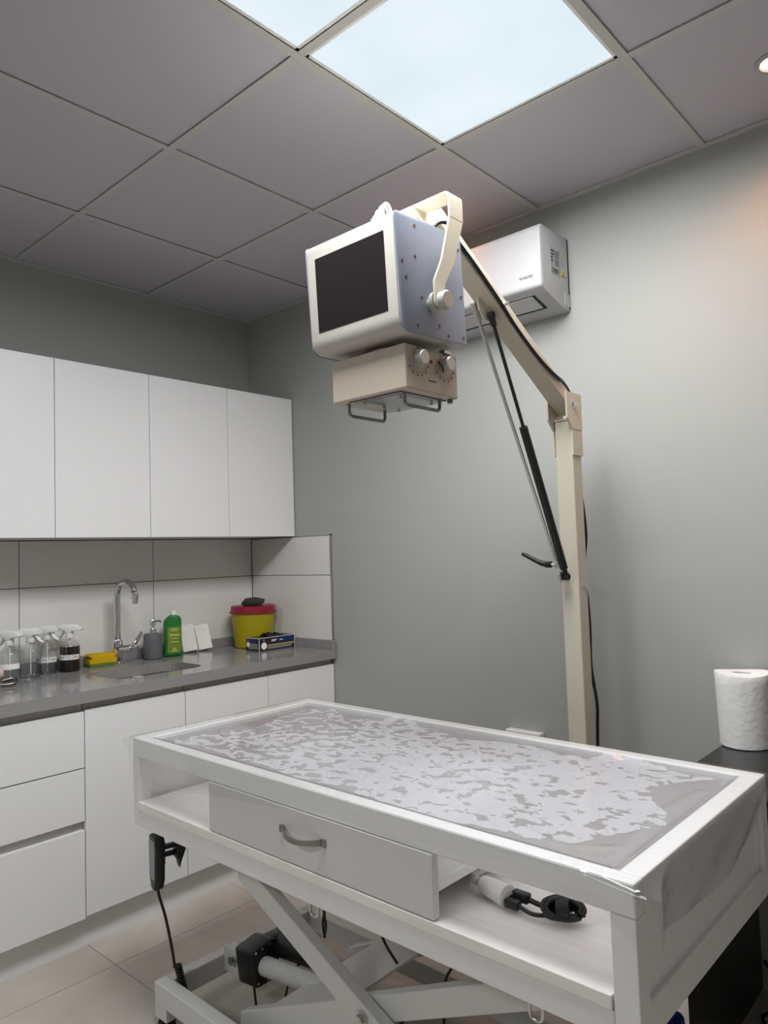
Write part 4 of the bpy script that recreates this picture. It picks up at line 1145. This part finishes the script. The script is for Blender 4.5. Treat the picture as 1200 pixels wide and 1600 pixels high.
# loose cables of the lift
for k, pts in enumerate(([(1.318, -1.05, 0.085), (1.33, -1.055, 0.055), (1.345, -1.06, 0.020), (1.36, -1.06, 0.006)],
                         [(1.50, -1.0, 0.190), (1.455, -1.0, 0.155), (1.42, -1.0, 0.10), (1.40, -1.0, 0.04), (1.40, -1.0, 0.006)],
                         [(1.578, -1.0, 0.525), (1.580, -1.0, 0.36), (1.573, -1.0, 0.315), (1.577, -0.998, 0.275)],
                         [(1.584, -1.0, 0.525), (1.580, -1.0, 0.355), (1.585, -1.0, 0.31), (1.575, -0.998, 0.275)],
                         [(1.78, -1.0, 0.40), (1.80, -1.0, 0.35), (1.82, -1.0, 0.325), (1.85, -1.0, 0.30)],
                         [(2.06, -1.0, 0.53), (2.03, -1.0, 0.37), (2.00, -1.0, 0.30), (1.99, -1.0, 0.10), (1.98, -0.98, 0.008)])):
    obj('cable', add_tube(BM(), pts, 0.0035, 8, 5), 'black', t, smooth=60)
b = BM()
for k in range(5):
    add_tube(b, [(1.92 + k * 0.012, -1.06, 0.010), (1.95 + k * 0.012, -1.06, 0.12 + 0.008 * k), (1.99 + k * 0.012, -1.06, 0.16 + 0.008 * k), (2.05 + k * 0.012, -1.06, 0.12), (2.08 + k * 0.01, -1.06, 0.010)], 0.0035, 7, 5)
obj('coiled_cable', b, 'black', t, smooth=60)

# ------------------------------------------------------------------ hand control
t = thing('hand_control', 'black wired hand control hanging under the left front of the table', 'hand control', (1.20, -1.29, 0.43))
b = BM()
hpoly = rounded([(-0.068, 0.0), (-0.068, 0.066), (-0.052, 0.074), (0.036, 0.074), (0.072, 0.060), (0.072, 0.010), (0.052, 0.0)], 0.010, 4)
# local: first = -z down .. length, second = width; extruded by thickness
RHc = Matrix.Rotation(math.radians(77), 3, 'Z')
hcn = Vector((1.206, -1.292, 0.482))
def hs(b):
    for v in b.verts: v.co = hcn + RHc @ v.co
    return b
pol = rounded([(-0.030, 0.072), (0.030, 0.072), (0.034, 0.040), (0.030, -0.045), (0.014, -0.075), (-0.014, -0.075), (-0.030, -0.045), (-0.034, 0.040)], 0.010, 4)
b = BM(); add_prism(b, pol, 'x', -0.014, 0.014, 0.005)
for v in b.verts: v.co = Vector((v.co.x, v.co.y, v.co.z))
obj('remote_body', hs(b), 'black', t, smooth=40)
b = BM(); add_prism(b, rounded([(-0.024, 0.062), (0.024, 0.062), (0.026, 0.035), (0.022, -0.045), (-0.022, -0.045), (-0.026, 0.035)], 0.006, 3), 'x', -0.0152, -0.0138)
obj('keypad', hs(b), 'box_grey', t)
b = BM(); add_box(b, 0.0142, 0.062, -0.012, 0.012, 0.030, 0.040, 0.002); add_box(b, 0.0142, 0.050, -0.008, 0.008, 0.008, 0.020, 0.002); add_box(b, 0.050, 0.062, -0.018, 0.018, -0.002, 0.088, 0.003); add_box(b, 0.0142, 0.020, -0.014, 0.014, -0.01, 0.055, 0.002)
add_prism(b, [(0.062, 0.050), (0.078, 0.036), (0.080, 0.020), (0.066, -0.014), (0.062, -0.030), (0.058, -0.012), (0.058, 0.050)], 'y', -0.014, 0.014, 0.002)
obj('holder', hs(b), 'black', t, smooth=40)
obj('cord', add_tube(BM(), [(1.206, -1.292, 0.410), (1.208, -1.288, 0.385), (1.205, -1.268, 0.32), (1.212, -1.255, 0.24), (1.207, -1.243, 0.18), (1.192, -1.236, 0.165)], 0.0042, 9, 6), 'black', t, smooth=60)
b = BM(); P_ = []
c0, c1 = Vector((1.190, -1.222, 0.164)), Vector((1.212, -1.205, 0.052))
for k in range(14 * 8 + 1):
    a = 2 * math.pi * k / 8; s = k / (14 * 8)
    P_.append(c0.lerp(c1, s) + Vector((0.0085 * math.cos(a), 0.0085 * math.sin(a), 0)))
add_tube(b, P_, 0.0038, 7, straight=True)
obj('coiled_cord', b, 'black', t, smooth=60)

# ------------------------------------------------------------------ plug and cable on the shelf
t = thing('white_plug', 'white cable connector on the right-hand shelf under the tabletop', 'plug', (2.27, -1.16, zs))
d = Vector((0.045, -0.010, 0)).normalized(); sx_ = Vector((-d.y, d.x, 0))
b = BM(); p0 = Vector((2.262, -1.172, zs + 0.022))
add_cyl(b, p0 - d * 0.014, p0 + d * 0.052, 0.0175, 0.0215, n=22); add_cyl(b, p0 - d * 0.030, p0 - d * 0.014, 0.0085, 0.0175, n=22)
obj('connector', b, 'white_plastic', t, smooth=35)
b = BM()
for k in range(3): add_cyl(b, p0 - d * (0.034 + k * 0.007), p0 - d * (0.030 + k * 0.007), 0.0092, n=16)
obj('strain_relief', b, 'white_plastic', t, smooth=35)
obj('cord', add_tube(BM(), [p0 - d * 0.028, p0 - d * 0.050, (2.196, -1.140, zs + 0.016), (2.190, -1.100, zs + 0.010), (2.205, -1.05, zs + 0.009), (2.24, -0.98, zs + 0.009), (2.30, -0.80, zs + 0.009)], 0.0078, 10, 6), 'white_plastic', t, smooth=60)
t = thing('black_cable', 'black power lead bundled up on the right-hand shelf, plugged into white connector', 'cable', (2.38, -1.14, zs))
b = BM(); q0 = p0 + d * 0.0525
add_box(b, q0.x + 0.000, q0.x + 0.030, q0.y - 0.016, q0.y + 0.002, zs + 0.008, zs + 0.024, 0.003); add_box(b, q0.x + 0.003, q0.x + 0.038, q0.y + 0.006, q0.y + 0.024, zs + 0.014, zs + 0.032, 0.003)
obj('plug_end', b, 'black', t, smooth=35)
b = BM(); add_box(b, q0.x - 0.001, q0.x + 0.009, q0.y + 0.0025, q0.y + 0.0065, zs + 0.018, zs + 0.030); obj('contact', b, 'chrome', t)
b = BM(); q = q0
add_tube(b, [(q.x + 0.036, q.y + 0.014, zs + 0.022), (q.x + 0.075, q.y + 0.012, zs + 0.020), (q.x + 0.115, q.y + 0.018, zs + 0.020)], 0.0052, 9)
add_tube(b, [(q.x + 0.028, q.y - 0.008, zs + 0.016), (q.x + 0.060, q.y - 0.012, zs + 0.012), (q.x + 0.090, q.y + 0.000, zs + 0.014), (q.x + 0.110, q.y + 0.008, zs + 0.018)], 0.0040, 9)
rr = random.Random(9)
lc = Vector((q.x + 0.112, q.y + 0.012, zs + 0.028))
for k in range(6):
    ph = rr.uniform(-0.5, 0.5); ra, rb_ = rr.uniform(0.028, 0.040), rr.uniform(0.013, 0.020)
    tilt_ = Matrix.Rotation(math.radians(rr.uniform(10, 40)), 3, 'Z') @ Matrix.Rotation(math.radians(rr.uniform(15, 60)), 3, 'X')
    P_ = [lc + tilt_ @ Vector((ra * math.cos(2 * math.pi * i / 20 + ph) + rr.uniform(-0.001, 0.001), rb_ * math.sin(2 * math.pi * i / 20 + ph), 0.004 * (k - 2.5))) for i in range(20)]
    P_ = [Vector((p.x, p.y, max(p.z, zs + 0.006))) for p in P_]
    add_tube(b, P_, 0.0045, 8, 2)
add_cyl(b, lc + Vector((-0.010, -0.004, 0)), lc + Vector((0.012, 0.004, 0.002)), 0.021, n=16)
obj('lead', b, 'black', t, smooth=60)

# ------------------------------------------------------------------ clear plastic cover draped over the table
t = None
bm = BM()
lay = bm.verts.layers.float.new('loose')
ridges = [([(1.60, -0.80), (1.75, -0.85), (1.95, -0.865), (2.10, -0.90)], 0.004, 0.011), ([(1.92, -1.04), (2.03, -1.01), (2.13, -1.015), (2.19, -1.04)], 0.004, 0.012),
          ([(1.65, -1.03), (1.73, -1.02), (1.82, -1.03)], 0.003, 0.014), ([(2.30, -0.70), (2.32, -0.80), (2.34, -0.86)], 0.002, 0.006),
          ([(1.20, -1.24), (1.45, -1.245), (1.75, -1.25), (2.2, -1.26)], 0.0025, 0.010), ([(2.55, -1.22), (2.53, -1.00), (2.55, -0.80)], 0.003, 0.012), ([(2.36, -1.20), (2.46, -1.22), (2.54, -1.18)], 0.003, 0.012),
          ([(1.30, -0.78), (1.45, -0.75), (1.60, -0.72)], 0.002, 0.010), ([(1.22, -1.10), (1.35, -1.16), (1.5, -1.2)], 0.0025, 0.012)]
ridges = [(smooth_path([(p[0], p[1], 0) for p in pts], 40), h_, w_) for pts, h_, w_ in ridges]
ix0, ix1, iy0, iy1 = TX0 + rl, TX1 - rr2, TY0 + rf, TY1 - rb
def sstep(a, b_, x):
    s = max(0.0, min(1.0, (x - a) / (b_ - a))); return s * s * (3 - 2 * s)
def film_z(x, y):
    dx = min(x - ix0, ix1 - x); dy = min(y - iy0, iy1 - y); d_ = min(dx, dy)
    base = 0.8212 - 0.0122 * sstep(0.0, 0.022, d_)
    z = base + 0.0004 * mnoise.noise(Vector((x * 9, y * 9, 1.0)))
    if d_ > 0.012:
        for pts, h_, w_ in ridges:
            m = min((p.x - x) ** 2 + (p.y - y) ** 2 for p in pts)
            z += h_ * math.exp(-m / (w_ * w_ * 0.5))
    return z
def loose(x, y):
    u = (x - (ix0 + ix1) / 2) / ((ix1 - ix0) / 2); v = (y - (iy0 + iy1) / 2) / ((iy1 - iy0) / 2)
    wob = 0.22 * mnoise.noise(Vector((x * 5, y * 5, 4.0)))
    e_ = max(abs(u) ** 1.0 * 1.0, abs(v) * 1.0) + wob
    k = 1 - sstep(0.80, 1.02, e_)
    mid = 0.085 * sstep(1.35, 1.95, x) + 0.05 * mnoise.noise(Vector((x * 3, y * 3, 8.0)))
    return -0.9 + 0.9 * min(1.0, k * 1.5) + 0.49 + mid
NX, NY = 190, 90
ex = 0.003
vg = []
for i in range(NX + 1):
    row = []
    for j in range(NY + 1):
        x = TX0 - ex + (TX1 - TX0 + 2 * ex) * i / NX; y = TY0 - ex + (TY1 - TY0 + 2 * ex) * j / NY
        v = bm.verts.new((x, y, film_z(x, y))); v[lay] = loose(x, y) if (ix0 < x < ix1 and iy0 < y < iy1) else -1.0
        row.append(v)
    vg.append(row)
for i in range(NX):
    for j in range(NY):
        bm.faces.new((vg[i][j], vg[i + 1][j], vg[i + 1][j + 1], vg[i][j + 1]))
# front skirt: long at the left, short at the right, pulled out past the corner
prev = [vg[i][0] for i in range(NX + 1)]
for k in range(1, 12):
    row = []
    for i in range(NX + 1):
        s = i / NX
        drop = 0.046 + 0.004 * math.sin(s * 19) + 0.062 * (1 - sstep(0.12, 0.55, s)) + 0.07 * sstep(0.955, 1.0, s)
        pull = 0.036 * sstep(0.93, 1.0, s)
        if k <= 3:
            a = k * math.pi / 6; y = TY0 - ex - 0.006 * math.sin(a); z = 0.8212 - 0.006 * (1 - math.cos(a)); f = k / 3
        else:
            f = (k - 3) / 8; z = 0.8152 - (drop - 0.006) * f
            y = TY0 - ex - 0.006 - 0.003 * math.sin(s * 23 + k * 0.4) * f
            f = 1
        v = bm.verts.new((vg[i][0].co.x + pull * f, y, z - pull * 0.3)); v[lay] = -1.0; row.append(v)
    for i in range(NX): bm.faces.new((prev[i], prev[i + 1], row[i + 1], row[i]))
    prev = row
# right skirt: shallow at the back, deep in the middle, puffed out at the front corner
prev = [vg[NX][j] for j in range(NY + 1)]
for k in range(1, 12):
    row = []
    for j in range(NY + 1):
        s = j / NY
        drop = 0.030 + 0.075 * math.sin(math.pi * min(1, (1 - s) * 1.05)) ** 0.8 + 0.045 * (1 - s) ** 2
        pull = 0.036 * max(0, 1 - s * 5) ** 2
        if k <= 3:
            a = k * math.pi / 6; x = TX1 + ex + 0.005 * math.sin(a) + pull * k / 3; z = 0.8212 - 0.005 * (1 - math.cos(a))
        else:
            f = (k - 3) / 8; z = 0.8162 - (drop - 0.005) * f; x = TX1 + ex + 0.005 + pull + 0.003 * f * math.sin(s * 17 + k)
        v = bm.verts.new((x, vg[NX][j].co.y, z - pull * 0.3)); v[lay] = -1.0; row.append(v)
    for j in range(NY): bm.faces.new((prev[j], prev[j + 1], row[j + 1], row[j]))
    prev = row
# back skirt
prev = [vg[i][NY] for i in range(NX + 1)]
row = []
for i in range(NX + 1):
    v = bm.verts.new((prev[i].co.x, TY1 + ex + 0.003, 0.765)); v[lay] = -1.0; row.append(v)
for i in range(NX): bm.faces.new((prev[i], prev[i + 1], row[i + 1], row[i]))
# loose flap sticking out at the left front corner
a0 = vg[0][0]; a1 = vg[0][int(NY * 0.22)]
f1 = bm.verts.new((TX0 - 0.085, TY0 + 0.010, 0.800)); f2 = bm.verts.new((TX0 - 0.070, TY0 + 0.055, 0.808)); f3 = bm.verts.new((TX0 - 0.006, TY0 - 0.002, 0.772)); f4 = bm.verts.new((TX0 - 0.055, TY0 + 0.005, 0.782))
for v in (f1, f2, f3, f4): v[lay] = -1.0
bm.faces.new((a0, f1, f2)); bm.faces.new((a0, f2, a1)); bm.faces.new((a0, f3, f4)); bm.faces.new((a0, f4, f1))
film = obj('plastic_cover', bm, 'film', smooth=50, recalc=False)
tag(film, 'clear plastic sheet draped over the white table, wet patches beneath', 'plastic sheet')

# rotate everything belonging to the table by its small turn
def spin(o):
    o.matrix_world = Matrix.Translation(tc) @ Matrix.Rotation(TR, 4, 'Z') @ Matrix.Translation(-tc) @ o.matrix_world
bpy.context.view_layer.update()
for o in [table, film] + [bpy.data.objects[n] for n in ('hand_control', 'white_plug', 'black_cable')]:
    spin(o)

# ================================================================== DESK AND ROLL
t = thing('desk', 'black-brown desk against the back wall at the right edge', 'desk', (2.9, -0.3, 0))
DZ = 0.735
obj('desk_top', add_box(BM(), 2.380, 3.60, -0.560, -0.003, DZ - 0.030, DZ, 0.0015), 'desk', t)
obj('side_panel', add_box(BM(), 2.390, 2.419, -0.520, -0.006, 0.0, DZ - 0.0305), 'desk', t)
obj('side_panel', add_box(BM(), 3.560, 3.590, -0.545, -0.006, 0.0, DZ - 0.0305), 'desk', t)
obj('modesty_panel', add_box(BM(), 2.4195, 3.5595, -0.05, -0.035, 0.30, DZ - 0.0305), 'desk', t)

x, y, r = 2.436, -0.090, 0.074
t = thing('paper_roll', 'white embossed kitchen paper roll on the black desk', 'paper roll', (x, y, DZ))
b = BM(); rings = []; n = 64
prof = [(0.066, 0.0), (0.071, 0.003), (0.072, 0.03), (0.073, 0.10), (0.0755, 0.18), (0.076, 0.207), (0.074, 0.212)]
for r_, z in prof:
    ring = []
    for k in range(n):
        a = 2 * math.pi * k / n
        w_ = 1 + 0.018 * math.sin(3 * a + z * 9) + (0.02 * mnoise.noise(Vector((math.cos(a) * 3, math.sin(a) * 3, z * 20))))
        ring.append(b.verts.new((x + r_ * w_ * math.cos(a), y + r_ * w_ * math.sin(a), DZ + z + (0.004 * math.sin(2 * a + 0.5) if z > 0.19 else 0) + (0.0015 * max(0, math.sin(9 * a)) if z == 0 else 0))))
    rings.append(ring)
for A, B_ in zip(rings, rings[1:]):
    for k in range(n): b.faces.new((A[k], A[(k + 1) % n], B_[(k + 1) % n], B_[k]))
b.faces.new(rings[0][::-1])
inner = [b.verts.new((x + 0.026 * math.cos(2 * math.pi * k / n), y + 0.015 * math.sin(2 * math.pi * k / n), DZ + 0.2105)) for k in range(n)]
for k in range(n): b.faces.new((rings[-1][k], rings[-1][(k + 1) % n], inner[(k + 1) % n], inner[k]))
inb = [b.verts.new((v.co.x, v.co.y, DZ + 0.05)) for v in inner]
for k in range(n): b.faces.new((inner[k], inner[(k + 1) % n], inb[(k + 1) % n], inb[k]))
b.faces.new(inb)
obj('roll', b, 'paper', t, smooth=50)
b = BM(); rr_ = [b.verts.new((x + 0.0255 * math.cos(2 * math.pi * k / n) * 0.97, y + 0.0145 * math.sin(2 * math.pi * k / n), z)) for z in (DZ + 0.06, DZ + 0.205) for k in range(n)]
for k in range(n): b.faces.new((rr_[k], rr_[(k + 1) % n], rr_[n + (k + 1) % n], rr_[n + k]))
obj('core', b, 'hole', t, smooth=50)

# wall socket behind the table
t = thing('wall_socket', 'white double wall socket just above the back edge of the table', 'socket', (1.64, 0, 0.62))
obj('housing', add_box(BM(), 1.566, 1.714, -0.034, -0.0005, 0.573, 0.653, 0.004), 'socket', t)
for x in (1.603, 1.677):
    b = BM(); add_lathe(b, 0, 0, [(0.028, -0.001), (0.028, 0.003), (0.022, 0.003), (0.020, 0.0)], 24)
    for v in b.verts: v.co = Vector((x + v.co.x, -0.034 - v.co.z, 0.613 + v.co.y))
    obj('outlet', b, 'socket', t, smooth=35)

# blue canister and floor cable under the right end of the table
x, y = 2.425, -0.800
t = thing('blue_canister', 'deep blue plastic canister on the floor under the right end of the table', 'canister', (x, y, 0))
obj('body', add_box(BM(), x - 0.045, x + 0.045, y - 0.06, y + 0.06, 0.0, 0.30, 0.016, 3), 'blue_deep', t, smooth=40)
obj('neck', add_lathe(BM(), x, y, [(0.022, 0.299), (0.022, 0.320), (0.018, 0.323)], 18), 'blue_deep', t, smooth=40)
obj('paper_label', add_box(BM(), x + 0.0452, x + 0.0458, y - 0.04, y + 0.04, 0.06, 0.20), 'label_white', t)
o = obj('floor_cable', add_tube(BM(), [(2.43, -0.02, 0.09), (2.45, -0.03, 0.07), (2.50, -0.06, 0.03), (2.47, -0.12, 0.006), (2.46, -0.17, 0.006), (2.52, -0.24, 0.006), (2.62, -0.28, 0.006), (2.8, -0.25, 0.006)], 0.005, 8, 6), 'black', smooth=60)
tag(o, 'black cable on the floor under the desk', 'cable')
obj('nail_hole', add_cyl(BM(), (1.975, -0.0012, 1.920), (1.975, 0.001, 1.920), 0.0018, n=10), 'ac_grey', WB)
